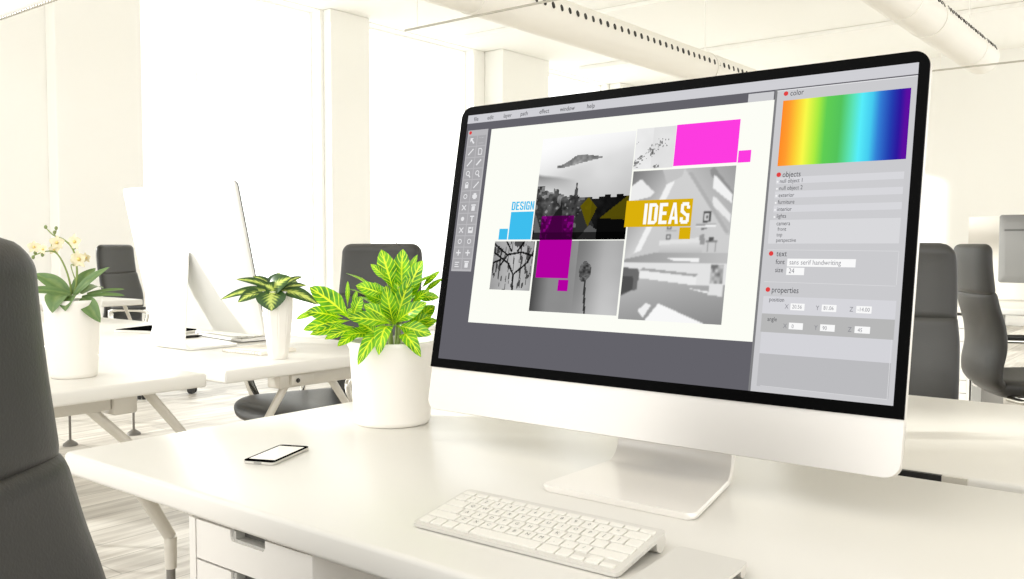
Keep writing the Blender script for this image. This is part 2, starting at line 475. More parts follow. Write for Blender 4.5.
# clamp block with knob at the end of the beam
bm = bx(-1.335, -1.268, .035, .090, -.080, -.034, bev=.006)
for v in bm.verts: v.co = Vector(LL(v.co))
cb = obj('clamp_block', bm, M['leg'], deskL1)
bm = lathe([(.005, 0), (.006, .003), (.004, .008)], 14)
for v in bm.verts: v.co = Vector(LL(Vector((-1.29, .0905, -.055)) + Vector((v.co.x, v.co.z, v.co.y))))
o = obj('clamp_knob', bm, M['dark'], cb); o['label'] = 'small dark knob'
deskL2, L2 = desk('white desk on the left under the computer seen from behind', -3.45, -1.182, .25, .86,
     [((-1.25, .49, -.03), (-1.25, .375, -.19)), ((-1.25, .585, -.03), (-1.25, .70, -.19)), ((-3.3, .49, -.03), (-3.3, .42, -.19)), ((-3.3, .61, -.03), (-3.3, .68, -.19))],
     [(-1.275, -1.225, .43, .66), (-3.32, -3.28, .43, .66)])
bm = bx(-1.268, -1.215, .458, .53, -.064, -.034, bev=.006)
for v in bm.verts: v.co = Vector(L2(v.co))
cb = obj('clamp_block', bm, M['leg'], deskL2)
bm = lathe([(.005, 0), (.006, .002), (.004, .005)], 12)
for v in bm.verts: v.co = Vector(L2(Vector((-1.214, .475, -.05)) + Vector((v.co.z, v.co.x, v.co.y))))
o = obj('clamp_knob', bm, M['dark'], cb); o['label'] = 'small dark bolt'
# far left desk, of which the foot shows between the chair and the orchid desk
desk('distant white desk at the far left, mostly hidden by the orchid desk', -5.1, -3.9, 1.05, 1.60,
     [((-4.0, 1.30, -.03), (-4.02, 1.26, -.13)), ((-4.0, 1.55, -.03), (-4.02, 1.6, -.13)), ((-5.0, 1.30, -.03), (-5.0, 1.26, -.13)), ((-5.0, 1.55, -.03), (-5.0, 1.6, -.13))])
# far right desk
deskF, LF = desk('far white desk at the right with the grey monitor on it', -1.35, 1.6, 3.62, 4.45,
     [((xx, 4.03 + dy, -.03), (xx, 4.03 + dy * 2.4, -.14)) for xx in (-1.25, 1.5) for dy in (-.07, .07)])

# ------------------------------------------------------------------ drawer cabinets
def drawer_front(x0, x1, z0, z1, y, d, nx0, nx1, nh):
    """front panel with a rounded notch cut into its top edge"""
    r = nh * .45
    pts = [(x0, z0), (x1, z0), (x1, z1)]
    if nh:
        pts += [(nx1, z1)]
        for k in range(7):
            a = math.radians(0 - 90 * k / 6); pts.append((nx1 - r + r * math.cos(a), z1 - nh + r + r * math.sin(a)))
        for k in range(7):
            a = math.radians(-90 - 90 * k / 6); pts.append((nx0 + r + r * math.cos(a), z1 - nh + r + r * math.sin(a)))
        pts += [(nx0, z1)]
    pts += [(x0, z1)]
    bm = bmesh.new()
    loft(bm, [[(x, y, z) for x, z in pts], [(x, y + d, z) for x, z in pts]])
    return bm

def cabinet(label, x0, x1, y0, y1, ztop, zbot, drawers, notch, group=None, nx=(.34, .66)):
    t = thing('drawer_cabinet', label, 'cabinet', ((x0 + x1) / 2, (y0 + y1) / 2, FLOOR), 0, group)
    ox, oy = (x0 + x1) / 2, (y0 + y1) / 2
    bm = bmesh.new()
    for a in ((x0, x0 + .012, y0, y1, zbot, ztop), (x1 - .012, x1, y0, y1, zbot, ztop), (x0 + .012, x1 - .012, y1 - .012, y1, zbot, ztop),
              (x0 + .012, x1 - .012, y0 + .02, y1 - .012, zbot, zbot + .012), (x0 + .012, x1 - .012, y0 + .035, y1 - .012, ztop - .008, ztop)):
        box(bm, a[0] - ox, a[1] - ox, a[2] - oy, a[3] - oy, a[4] - FLOOR, a[5] - FLOOR)
    obj('body', bm, M['cabinet'], t, smooth=False)
    z = ztop - .001
    for h in drawers:
        w = x1 - x0 - .026
        xa, xb = x0 + .013, x1 - .013
        n0, n1 = xa + w * nx[0], xa + w * nx[1]
        bm = drawer_front(xa - ox, xb - ox, z - h + .0025 - FLOOR, z - FLOOR, y0 + .001 - oy, .014, n0 - ox, n1 - ox, notch)
        d = obj('drawer', bm, M['cabinet'], t, smooth=False)
        if notch:
            bm = bx(n0 - .008 - ox, n1 + .008 - ox, y0 + .0155 - oy, y0 + .03 - oy, z - notch - .012 - FLOOR, z - .001 - FLOOR)
            o = obj('grip_recess', bm, M['recess'], d, smooth=False); o['label'] = 'dark recessed grip'
            bm = bx(n0 + .0012 - ox, n0 + .0062 - ox, y0 + .004 - oy, y0 + .0154 - oy, z - notch * .97 - FLOOR, z - .001 - FLOOR)
            box(bm, n0 + .0062 - ox, n1 - .001 - ox, y0 + .004 - oy, y0 + .0154 - oy, z - notch * .995 - FLOOR, z - notch * .8 - FLOOR)
            obj('grip_rim', bm, M['recess_rim'], d, smooth=False)
        z -= h
    for sx in (x0 + .03, x1 - .03):
        for sy in (y0 + .05, y1 - .05):
            bm = tb([(sx - ox, sy - oy, zbot - FLOOR), (sx - ox, sy - oy, .022)], .006, 8)
            loft(bm, [[(sx - ox + dx, sy - oy + .018 * math.cos(q), .018 + .018 * math.sin(q)) for q in [2 * math.pi * i / 14 for i in range(14)]] for dx in (-.008, .008)])
            obj('caster', bm, M['caster'], t)
    return t
cabinet('white drawer cabinet under the front edge of the large desk', -.357, -.138, -.360, .02, -.0315, -.64, [.047, .18, .18, .19], .0125, nx=(.34, .66))
cabinet('far white cabinet of many shallow drawers between the two right hand chairs', -.54, -.365, 3.64, 4.15, -.042, -.66, [.06] * 10, 0)
bm = bx(-.358, -.312, 3.64, 4.15, FLOOR + .001, -.0315, bev=.003)
o = obj('support_panel', bm, M['grey_plastic'], None, smooth=False); o.parent = deskF
o.location = (-deskF.location.x, -deskF.location.y, -deskF.location.z); o['label'] = 'grey support panel beside the far drawers'

# ------------------------------------------------------------------ office chairs
def catmull(P, n):
    P = [Vector(p) for p in P]; out = []
    Q = [P[0] * 2 - P[1]] + P + [P[-1] * 2 - P[-2]]
    for i in range(1, len(Q) - 2):
        for k in range(n):
            t = k / n
            a, b, c, d = Q[i - 1], Q[i], Q[i + 1], Q[i + 2]
            out.append(0.5 * ((2 * b) + (c - a) * t + (2 * a - 5 * b + 4 * c - d) * t * t + (3 * b - a - 3 * c + d) * t ** 3))
    out.append(P[-1]); return out

def pad(profile, widths, thick, curve=.02, n=10, sec=28, end0=1.0, end1=1.0, corner=.05, low=None):
    """upholstered panel: profile points (y, z) in the side view, lofted with rounded rectangle sections"""
    P = catmull([(0, y, z) for y, z in profile], n)
    W = catmull([(w, 0, 0) for w in widths], n)
    fr = frames(P); L = [0]
    for a, b in zip(P[:-1], P[1:]): L.append(L[-1] + (b - a).length)
    tot = L[-1]
    bm = bmesh.new(); rings = []
    idx = list(range(len(P)))
    for i in idx:
        p, t, _, _ = fr[i]
        nrm = Vector((1, 0, 0)).cross(t).normalized()
        s, e = L[i], tot - L[i]
        w = W[i].x / 2; th = thick / 2
        for dd, on, cr_ in ((s, end0, corner), (e, end1, corner if low is None else low)):
            if on and dd < cr_:
                q = 1 - dd / cr_; w -= cr_ * (1 - math.sqrt(max(0, 1 - q * q)))
            if dd < thick * .5:
                q = 1 - dd / (thick * .5); th = min(th, thick / 2 * math.sqrt(max(0.02, 1 - q * q)))
        ring = []
        for k in range(sec):
            a = 2 * math.pi * k / sec
            ca, sa = math.cos(a), math.sin(a)
            x = w * math.copysign(abs(ca) ** .35, ca); y = th * math.copysign(abs(sa) ** .75, sa)
            ring.append(p + Vector((x, 0, 0)) + nrm * (y + curve * (x / .23) ** 2))
        rings.append(ring)
    loft(bm, rings)
    return bm

def make_chair(label, cat='chair', group='charcoal leather office chairs'):
    t = thing('office_chair', label, cat, (0, 0, FLOOR), 0, group)
    # facing +Y, back at -Y ; heights above the floor
    head = [(-.262, 1.018), (-.266, .97), (-.262, .90), (-.251, .808)]
    low = [(-.250, .826), (-.238, .76), (-.216, .68), (-.210, .60), (-.222, .52), (-.215, .46), (-.17, .42)]
    h = obj('headrest', pad(head, [.415, .43, .437, .44], .052, end1=1, n=14, corner=.034, low=.012), M['leather'], t, angle=75)
    obj('backrest', pad(low, [.442, .458, .465, .465, .46, .45, .43], .05, n=10, corner=.012, low=.03), M['leather'], t, angle=75)
    seat = [(-.20, .43), (-.10, .432), (.05, .438), (.18, .442), (.245, .418)]
    obj('seat', pad(seat, [.46, .49, .50, .49, .46], .075, curve=.012, n=8, corner=.06), M['leather'], t, angle=75)
    for s in (-1, 1):
        pts = [(s * .20, -.16, .40), (s * .275, -.12, .40), (s * .285, -.10, .44), (s * .285, -.12, .55), (s * .285, -.09, .585), (s * .285, .10, .585), (s * .285, .14, .56), (s * .28, .10, .45), (s * .26, .07, .40), (s * .2, .05, .395)]
        a = obj('armrest', tb(catmull(pts, 6), .011, 10, flat=1.6), M['chrome'], t, angle=80)
        obj('arm_pad', bx(s * .285 - .024, s * .285 + .024, -.10, .12, .592, .612, bev=.008, seg=3), M['leather_dark'], a)
    bm = bx(-.09, .09, -.09, .09, .36, .395, bev=.008); obj('tilt_mechanism', bm, M['chrome'], t)
    bm = lathe([(.016, .28), (.016, .36)], 16); obj('gas_lift', bm, M['chrome'], t)
    bm = lathe([(.034, .08), (.032, .09), (.026, .285), (.018, .29)], 20); obj('lift_sleeve', bm, M['leather_dark'], t)
    for k in range(5):
        a = 2 * math.pi * k / 5 + .3
        c, s = math.cos(a), math.sin(a)
        bm = tb([(c * .02, s * .02, .115), (c * .16, s * .16, .105), (c * .30, s * .30, .075)], [.024, .018, .012], 10)
        lg = obj('base_leg', bm, M['chrome'], t)
        bm = tb([(c * .295, s * .295, .07), (c * .295, s * .295, .05)], .006, 8)
        for d in (-.014, .014):
            ox, oy = -s * d, c * d
            loft(bm, [[(c * (.295 + .026 * math.cos(q)) + ox - s * e, s * (.295 + .026 * math.cos(q)) + oy + c * e, .0265 + .026 * math.sin(q)) for q in [2 * math.pi * i / 16 for i in range(16)]] for e in (-.009, .009)])
        obj('caster', bm, M['caster'], lg)
    return t

def copy_tree(o, parent=None):
    c = o.copy(); COL.objects.link(c); c.parent = parent
    for ch in list(o.children): copy_tree(ch, c)
    return c

chair0 = make_chair('large charcoal leather chair cropped at the left edge, nearest the viewer')
# (x, y, heading of the facing direction in degrees from +Y, anticlockwise), label
def put(c, backx, backy, face):
    """place so that the centre of the back panel is at backx, backy"""
    f = Vector((face[0], face[1])).normalized()
    c.rotation_euler = (0, 0, math.atan2(-f.x, f.y))
    c.location = (backx + f.x * .255, backy + f.y * .255, FLOOR)
chairs = [
    (-.134, -.751, (.8, .6), None),
    (-1.90, 1.41, (-.04, -1), 'charcoal leather chair behind the bright green potted plant'),
    (-.20, 1.61, (.10, -1), 'upright charcoal chair half hidden by the right edge of the big monitor'),
    (-.290, 3.25, (.88, .47), 'charcoal chair turned sideways with chrome arm at the far right edge'),
    (-5.47, 2.29, (.85, .5), 'distant grey chair between the orchid and the computer seen from behind'),
]
for i, (bx_, by_, f, lab) in enumerate(chairs):
    c = chair0 if i == 0 else copy_tree(chair0)
    if lab: c['label'] = lab
    put(c, bx_, by_, f)

# ------------------------------------------------------------------ the large monitor
def monitor_body(W, Hh, ch, depth=.045, rb=.016, rt=.018):
    """aluminium shell: flat rim then bulging back, local frame: x across, z up the panel, y backwards"""
    bm = bmesh.new()
    rings = []
    for yy, ins in ((.0, .0008), (.0012, 0), (.007, 0), (.010, .004), (.018, .05), (.030, .10), (.040, .135), (depth, .16)):
        k = ins
        rings.append([(x, yy, z) for x, z in rrect(-W / 2 + k, W / 2 - k, k * .8 - .0032, Hh - k * .8, (rb, rb, rt, rt), 8)])
    loft(bm, rings)
    return bm

def foot_mesh(x0, x1, yf, yb, rad, htop, lean, th=.007, rc=.012, w_top=None, x1b=None):
    """bent sheet: flat foot, curved up at the back, then rising; returns bmesh"""
    path = []
    for k in range(9): path.append((yf + (yb - rad - yf) * k / 8, th / 2 + .0003))
    for k in range(1, 11):
        a = math.radians((90 + lean) * k / 10)
        path.append((yb - rad + rad * math.sin(a), th / 2 + rad * (1 - math.cos(a))))
    a = math.radians(90 + lean); last = path[-1]; l2 = (htop - last[1]) / math.sin(a)
    for k in range(1, 7): path.append((last[0] + math.cos(a) * l2 * k / 6, last[1] + math.sin(a) * l2 * k / 6))
    # extra front stations for rounded corners
    st = []
    for q in (0, .08, .25, .5, 1): st.append((yf + rc * q, th / 2 + .0003))
    path = st + [p for p in path if p[0] > yf + rc * 1.1 or p[1] > .02]
    bm = bmesh.new(); rings = []
    fr = frames([(0, a, b) for a, b in path])
    for i, (p, t, _, _) in enumerate(fr):
        n = Vector((1, 0, 0)).cross(t).normalized()
        d = p.y - yf
        ins = 0
        if d < rc and p.z < .02: q = 1 - d / rc; ins = rc * (1 - math.sqrt(max(0, 1 - q * q)))
        h = th / 2
        f = 0
        if w_top is not None and p.z > rad: f = (p.z - rad) / (htop - rad)
        xr = x1 if x1b is None else x1 + (x1b - x1) * min(1, max(0, d / (yb - yf)))
        xa = x0 + ins; xb = xr - ins
        if f:
            xc = (x0 + xr) / 2; hw = (xr - x0) / 2 * (1 - f) + w_top / 2 * f; xa, xb = xc - hw, xc + hw
        rings.append([p + Vector((xx, 0, 0)) + n * yy for xx, yy in ((xa, -h * .4), (xa + .002, -h), (xb - .002, -h), (xb, -h * .4), (xb, h * .4), (xb - .002, h), (xa + .002, h), (xa, h * .4))])
    loft(bm, rings)
    return bm

W, CH, BZ, SH, BT = .650, .0566, .0128, .3579, .0132
SW = .6255; HB = CH + BZ + SH + BT
TILT = .18739; ZB = .0500
mon = thing('desktop_computer', 'large silver and black desktop computer whose screen shows a page layout', 'computer', (0, 0, 0))
PR = (-TILT, 0, -.00588)
def panel_part(name, bm, mat, parent=mon, smooth=True):
    if parent is mon: return obj(name, bm, mat, mon, loc=(0, 0, ZB), rot=PR, smooth=smooth)
    return obj(name, bm, mat, parent, smooth=smooth)
panel_part('display_shell', monitor_body(W, HB, CH), M['alu'])
bz = panel_part('glass_border', slab_xz(rrect(-W / 2, W / 2, CH, HB, (.0006, .0006, .0175, .0175), 8), -.0030, -.0004), M['bezel'])
bz['label'] = 'black glossy border around the picture'
st = obj('stand', foot_mesh(-.0385, .1585, -.113, .058, .03, .22, 2, w_top=.14, x1b=.122), M['foot_alu'], mon)
st['label'] = 'bent aluminium foot'

# screen : 1000 x 572 units, origin top left
U = SW / 1000.0
def sx(u): return -SW / 2 + u * U
def sz(v): return CH + BZ + SH - v * U
scr = panel_part('screen', slab_xz([(sx(0), sz(572)), (sx(1000), sz(572)), (sx(1000), sz(0)), (sx(0), sz(0))], -.0034, -.0031), emis('screen_slate', (100, 99, 106)), smooth=False)
scr.location.x += .0014
scr['label'] = 'lit screen with the layout program'
LAY = .00012
def flats(name, polys, mat, layer, label=None):
    return [flat(name, [P], mat, layer, label) for P in polys]
def flat(name, polys, mat, layer, label=None, parent=None):
    bm = bmesh.new()
    y = -.0034 - LAY * layer
    for P in polys:
        vs = [bm.verts.new((sx(u), y, sz(v))) for u, v in P]
        bm.faces.new(vs)
    me = bpy.data.meshes.new(name); bm.to_mesh(me); bm.free()
    # make sure the faces look forward
    o = link_mesh(name, me, mat, parent or scr, smooth=False)
    if label: o['label'] = label
    return o
def R4(u0, v0, u1, v1): return [(u0, v1), (u1, v1), (u1, v0), (u0, v0)]

def text_bm(bm, s, u, v, size, wscale=1.0, bold=0.0, y=0.0, align='LEFT'):
    """size = letter em height in screen units, (u, v) = left end of the baseline"""
    cu = bpy.data.curves.new('t', 'FONT'); cu.body = s; cu.size = size * U; cu.offset = bold * U; cu.resolution_u = 3
    cu.align_x = align
    to = bpy.data.objects.new('t', cu); COL.objects.link(to)
    dg = bpy.context.evaluated_depsgraph_get(); dg.update()
    me = bpy.data.meshes.new_from_object(to.evaluated_get(dg))
    base = len(bm.verts)
    vs = [bm.verts.new((sx(u) + p.co.x * wscale, y, sz(v) + p.co.y)) for p in me.vertices]
    for f in me.polygons:
        try: bm.faces.new([vs[i] for i in f.vertices])
        except ValueError: pass
    COL.objects.unlink(to); bpy.data.objects.remove(to); bpy.data.curves.remove(cu); bpy.data.meshes.remove(me)

def texts(name, items, mat, layer, wscale=1.0, size=1.0, bold=0.0):
    y = -.0034 - LAY * layer
    for it in items:
        bm = bmesh.new()
        text_bm(bm, it[0], it[1], it[2], it[3] * size, wscale, bold, y)
        me = bpy.data.meshes.new(name); bm.to_mesh(me); bm.free()
        o = link_mesh(name, me, mat, scr, smooth=False); o['label'] = 'word ' + it[0] if it[0][0].isalpha() and len(it[0]) > 1 else 'value ' + it[0]

E_ = {}
def em(r, g, b):
    k = (r, g, b)
    if k not in E_: E_[k] = emis('screen_%d_%d_%d' % k, k)
    return E_[k]

flat('menu_bar', [R4(0, 0, 1000, 20)], em(208, 208, 213), 1)
texts('menu_word', [('file', 19, 15, 14), ('edit', 60, 15, 14), ('layer', 108, 15, 14), ('path', 157, 15, 14), ('effect', 210, 15, 14), ('window', 266, 15, 14), ('help', 336, 15, 14)], em(50, 50, 55), 2, wscale=.86)
flat('document_page', [R4(77, 39, 753, 485)], em(253, 254, 246), 1, 'white page of the layout')
flat('search_box', [R4(701, 23, 751, 39)], em(205, 205, 208), 2)
# tool palette
flat('tool_palette', [R4(6, 37, 67, 370)], em(186, 185, 188), 1)
flats('tool_button', [R4(9 + c * 28.5, 51 + r * 26.4, 35 + c * 28.5, 75 + r * 26.4) for r in range(12) for c in range(2)], em(170, 169, 172), 2, None)
def circ(cx, cy, r, n=16, s=1.0): return [(cx + r * math.cos(2 * math.pi * i / n), cy - s * r * math.sin(2 * math.pi * i / n)) for i in range(n)]
ic = []
def ln(x0, y0, x1, y1, w):
    dx, dy = x1 - x0, y1 - y0; l = math.hypot(dx, dy); nx, ny = -dy / l * w / 2, dx / l * w / 2
    return [(x0 + nx, y0 + ny), (x1 + nx, y1 + ny), (x1 - nx, y1 - ny), (x0 - nx, y0 - ny)]
def ring_(cx, cy, r, w=2):
    o = []
    for i in range(12):
        a, b = 2 * math.pi * i / 12, 2 * math.pi * (i + 1) / 12
        o.append([(cx + (r - w) * math.cos(a), cy + (r - w) * math.sin(a)), (cx + (r - w) * math.cos(b), cy + (r - w) * math.sin(b)), (cx + r * math.cos(b), cy + r * math.sin(b)), (cx + r * math.cos(a), cy + r * math.sin(a))])
    return o
def icon(k, x, y):
    if k == 'arrow': return [[(x - 6, y + 3), (x - 6, y - 7), (x + 4, y - 7)], ln(x - 4, y - 5, x + 6, y + 6, 4)]
    if k == 'dots': return [R4(x - 7 + i * 4, y - 7, x - 5.5 + i * 4, y - 6) for i in range(4)] + [R4(x - 7 + i * 4, y + 6, x - 5.5 + i * 4, y + 7) for i in range(4)]
    if k == 'brush': return [ln(x - 7, y + 7, x + 7, y - 7, 3)]
    if k == 'page': return [ln(x - 5, y - 8, x - 5, y + 8, 2), ln(x - 5, y + 7, x + 6, y + 7, 2), ln(x + 5, y - 3, x + 5, y + 8, 2), ln(x - 5, y - 7, x + 2, y - 7, 2), ln(x + 1, y - 8, x + 6, y - 2, 2)]
    if k == 'pen': return [ln(x - 7, y + 6, x + 6, y - 7, 4)]
    if k == 'zoom': return ring_(x - 1, y - 2, 6) + [ln(x + 2, y + 2, x + 7, y + 8, 3)]
    if k == 'lock': return [R4(x - 5, y - 2, x + 5, y + 7)] + ring_(x, y - 3, 5)
    if k == 'fill': return [R4(x - 7, y - 3, x + 7, y + 4), R4(x - 4, y - 7, x + 4, y + 7)]
    if k == 'circle': return [circ(x, y, 5)]
    if k == 'ring': return ring_(x, y, 6)
    if k == 'letter': return [R4(x - 6, y - 7, x + 6, y - 4), R4(x - 1.5, y - 4, x + 1.5, y + 7)]
    if k == 'disk': return [R4(x - 7, y - 7, x - 4, y + 7), R4(x + 4, y - 7, x + 7, y + 7), R4(x - 4, y + 1, x + 4, y + 7), R4(x - 4, y - 7, x + 2, y - 3)]
    if k == 'cross': return [R4(x - 7, y - 1.5, x + 7, y + 1.5), R4(x - 1.5, y - 7, x + 1.5, y + 7)]
    if k == 'scissors': return [ln(x - 6, y - 6, x + 6, y + 6, 2.5), ln(x - 6, y + 6, x + 6, y - 6, 2.5)]
    if k == 'bin': return [R4(x - 5, y - 3, x + 5, y + 8), R4(x - 7, y - 7, x + 7, y - 4)]
    if k == 'lines': return [R4(x - 7, y - 5, x + 6, y - 3), R4(x - 7, y, x + 3, y + 2), R4(x - 7, y + 5, x + 6, y + 7)]
    return [circ(x, y, 4)]
kinds = ['arrow', 'dots', 'brush', 'page', 'brush', 'pen', 'zoom', 'zoom', 'lock', 'brush', 'ring', 'fill', 'scissors', 'bin', 'circle', 'letter', 'scissors', 'disk', 'ring', 'ring', 'cross', 'cross', 'lines', 'bin']
for i, k in enumerate(kinds): flat('tool_icon', icon(k, 22 + (i % 2) * 28.5, 63 + (i // 2) * 26.4), em(232, 232, 234), 3)
flats('close_dot', [circ(14, 43, 4.2), circ(774, 30, 4.3), circ(774, 181, 4.3), circ(773, 325, 4.3), circ(773, 390, 4.3)], em(226, 66, 66), 5, 'red dot beside a heading')

# ------- grey scale pictures on the page
def fbm(x, y, s, o=4, seed=0.0):
    out = np.zeros_like(x); a = 1.0; tot = 0
    for k in range(o):
        f = s * 2 ** k
        xi = x * f + seed * 17.3 + k * 5.1; yi = y * f + seed * 7.7 + k * 3.3
        x0 = np.floor(xi); y0 = np.floor(yi); fx = xi - x0; fy = yi - y0
        fx = fx * fx * (3 - 2 * fx); fy = fy * fy * (3 - 2 * fy)
        def h(a_, b_): 
            v = np.sin(a_ * 127.1 + b_ * 311.7 + seed) * 43758.5453; return v - np.floor(v)
        v = (h(x0, y0) * (1 - fx) + h(x0 + 1, y0) * fx) * (1 - fy) + (h(x0, y0 + 1) * (1 - fx) + h(x0 + 1, y0 + 1) * fx) * fy
        out += a * v; tot += a; a *= .5
    return out / tot
def inpoly(x, y, P):
    c = np.zeros(x.shape, bool); n = len(P)
    for i in range(n):
        x0, y0 = P[i]; x1, y1 = P[(i + 1) % n]
        if y0 == y1: continue
        m = ((y0 > y) != (y1 > y)) & (x < (x1 - x0) * (y - y0) / (y1 - y0) + x0)
        c ^= m
    return c
def seg_dist(x, y, x0, y0, x1, y1):
    dx, dy = x1 - x0, y1 - y0; t = np.clip(((x - x0) * dx + (y - y0) * dy) / (dx * dx + dy * dy), 0, 1)
    return np.hypot(x - x0 - t * dx, y - y0 - t * dy)
ATTR = emis_attr('screen_picture_tones')
def picture(name, u0, v0, u1, v1, nx, ny, fn, layer, label):
    gx, gy = np.meshgrid((np.arange(nx) + .5) / nx, (np.arange(ny) + .5) / ny)   # face centres
    rgb = fn(gx, gy)
    if rgb.ndim == 2: rgb = np.stack([rgb] * 3, -1)
    rgb = np.clip(rgb, 0, 1)
    l = np.where(rgb <= .04045, rgb / 12.92, ((rgb + .055) / 1.055) ** 2.4)
    y = -.0034 - LAY * layer
    vs = [(sx(u0 + (u1 - u0) * i / nx), y, sz(v0 + (v1 - v0) * j / ny)) for j in range(ny + 1) for i in range(nx + 1)]
    fs = [(j * (nx + 1) + i, (j + 1) * (nx + 1) + i, (j + 1) * (nx + 1) + i + 1, j * (nx + 1) + i + 1) for j in range(ny) for i in range(nx)]
    me = bpy.data.meshes.new(name); me.from_pydata(vs, [], fs)
    a = me.color_attributes.new('tone', 'FLOAT_COLOR', 'CORNER')
    buf = np.ones((nx * ny, 4, 4), np.float32); buf[:, :, :3] = l.reshape(-1, 1, 3)
    a.data.foreach_set('color', buf.ravel())
    o = link_mesh(name, me, ATTR, scr, smooth=False); o['label'] = label
    return o

def pic_mist(x, y):
    g = .93 - .10 * np.clip((y - .1) / .5, 0, 1) - .10 * fbm(x, y, 2.5, 3, 1) * np.clip(y * 3, 0, 1) * np.clip((x - .05) * 2.5, 0, 1)
    g = g + (.995 - g) * np.clip(1.35 - 3.0 * y - .9 * x, 0, 1)
    # floating peak
    q = np.clip((x - .20) / .24, 0, 1); q = q * q * (3 - 2 * q)
    top = .292 - .098 * q + .05 * np.clip((x - .50) / .26, 0, 1) - .018 * fbm(x, y * 0, 16, 3, 3)
    bot = .295 - .085 * np.clip((x - .22) / .5, 0, 1) + .02 * fbm(x, x * 0, 6, 2, 4)
    pk = (y > top) & (y < bot) & (x > .20) & (x < .80)
    g = np.where(pk, .36 + .22 * fbm(x, y, 30, 2, 5) + .8 * np.clip((y - top) * 2, 0, .2), g)
    # left slope in the mist
    rt = .335 + .16 * x + .02 * fbm(x, x * 0, 6, 2, 8)
    f = np.clip((y - rt) / .03, 0, 1) * np.clip(1 - x / .45, 0, 1) * np.clip(1 - (y - rt) / .16, 0, 1)
    g = g - .42 * f
    # hazy band to the town
    roof = .50 + .10 * np.clip((x - .05) * 2.2, 0, 1) + .035 * (fbm(np.floor(x * 16) / 16, x * 0, 40, 1, 9) - .5) * 2
    roof = np.minimum(roof, np.where(np.abs(x - .44) < .014 * (y - .44) / .1 + .003, .455, 1))
    roof = np.where(x < .09, .47, roof)
    town = y > roof
    tx = .07 + .40 * fbm(x, y, 22, 3, 11) * np.clip(1.5 - x * 1.3, .25, 1) * np.clip(1.25 - (y - .55) * 2.2, .25, 1)
    tx = np.where((fbm(x, y, 34, 1, 12) > .72) & (x < .55), tx + .22, tx)
    tx = np.where(x > .62, tx * .45, tx)
    g = np.where(town, tx, g)
    for P, s in (([(.46, .80), (.54, .68), (.66, .86), (.68, 1), (.50, 1)], .18), ([(.2, .78), (.3, .66), (.34, 1), (.16, 1)], .12),
                 ([(.5, 1), (.62, .86), (.72, .92), (.72, 1)], .34), ([(0, .72), (.12, .98), (.02, 1)], .4), ([(.7, .8), (1, .78), (1, 1), (.7, 1)], .04)):
        g = np.where(inpoly(x, y, P), s, g)
    g = np.where(y > .93, g * .4, g)
    rgb = np.stack([g] * 3, -1)
    ol = inpoly(x, y, [(.72, .80), (.98, .60), (1.0, .60), (1, .82)]) | inpoly(x, y, [(.50, .68), (.58, .60), (.68, .70), (.60, .88)])
    k = np.where(ol, np.clip(g, .0, .5), 0)
    rgb = np.where(ol[..., None], np.stack([.30 + .35 * k, .27 + .32 * k, .03 + .0 * k], -1), rgb)
    pu = (x > .09) & (x < .45) & (y > .77)
    rgb = np.where(pu[..., None], np.stack([.18 + .75 * g, .0 + .05 * g, .17 + .72 * g], -1), rgb)
    return rgb
def pic_branches(x, y):
    g = .80 - .12 * fbm(x, y, 4, 3, 2) - .25 * np.abs(x - .55)
    d = 1e9
    segs = [(0, .05, .35, .28), (.35, .28, .7, .22), (.7, .22, 1, .3), (.05, .25, .4, .45), (.4, .45, .55, .68), (.55, .68, .57, 1), (.55, .68, .85, .45), (.85, .45, 1, .2), (.3, 0, .45, .2), (.2, .5, .35, .3), (.75, 0, .6, .2), (.0, .45, .2, .38)]
    for s in segs: d = np.minimum(d, seg_dist(x, y, *s))
    wob = .012 * fbm(x, y, 18, 2, 3)
    g = np.where(d + wob < .026, .12, g)
    tw = fbm(x, y * .22, 26, 2, 7)
    dens = np.clip(1.15 - y * .9 + .5 * np.abs(x - .6), 0, 1)
    g = np.where(tw > .80 - .24 * dens, g * .42, g)
    return g
def pic_flower(x, y):
    g = .40 + .32 * np.clip(x * 1.25, 0, 1) + .05 * np.sin(x * 9) - .10 * (1 - y) * (x > .5) + .02 * fbm(x, y, 5, 2, 1)
    g = g - .14 * np.clip(1 - x / .2, 0, 1)
    xs = .615 + .05 * np.clip((y - .5) * 1.5, 0, 1) ** 1.5
    g = np.where((np.abs(x - xs) < .012) & (y > .5), .22, g)
    r = ((x - .605) / .07) ** 2 + ((y - .42) / .155) ** 2
    n = fbm(x, y, 26, 2, 4)
    g = np.where((r + .7 * (n - .5) < .85), .12 + .42 * fbm(x, y, 34, 2, 6), g)
    return g
def pic_speck(x, y):
    g = .94 - .05 * fbm(x, y, 3, 3, 3) - .03 * (x > .45)
    d = seg_dist(x, y, .02, .88, .72, .36); n = fbm(x, y, 24, 3, 6)
    g = np.where((d < .15) & (n > .50 + 1.6 * d), .30 + .5 * fbm(x, y, 40, 1, 2), g)
    n2 = fbm(x, y, 17, 2, 9)
    g = np.where((n2 > .80) & (x < .16) & (y < .7), .55, g)
    g = np.where((np.hypot((x - .58) * .7, y - .95) < .05) & (n > .42), .5, g)
    return g
def blur(g, n=1):
    for _ in range(n):
        p = np.pad(g, 1, mode='edge')
        g = (p[:-2, 1:-1] + p[2:, 1:-1] + p[1:-1, :-2] + p[1:-1, 2:] + 2 * p[1:-1, 1:-1]) / 6
    return g
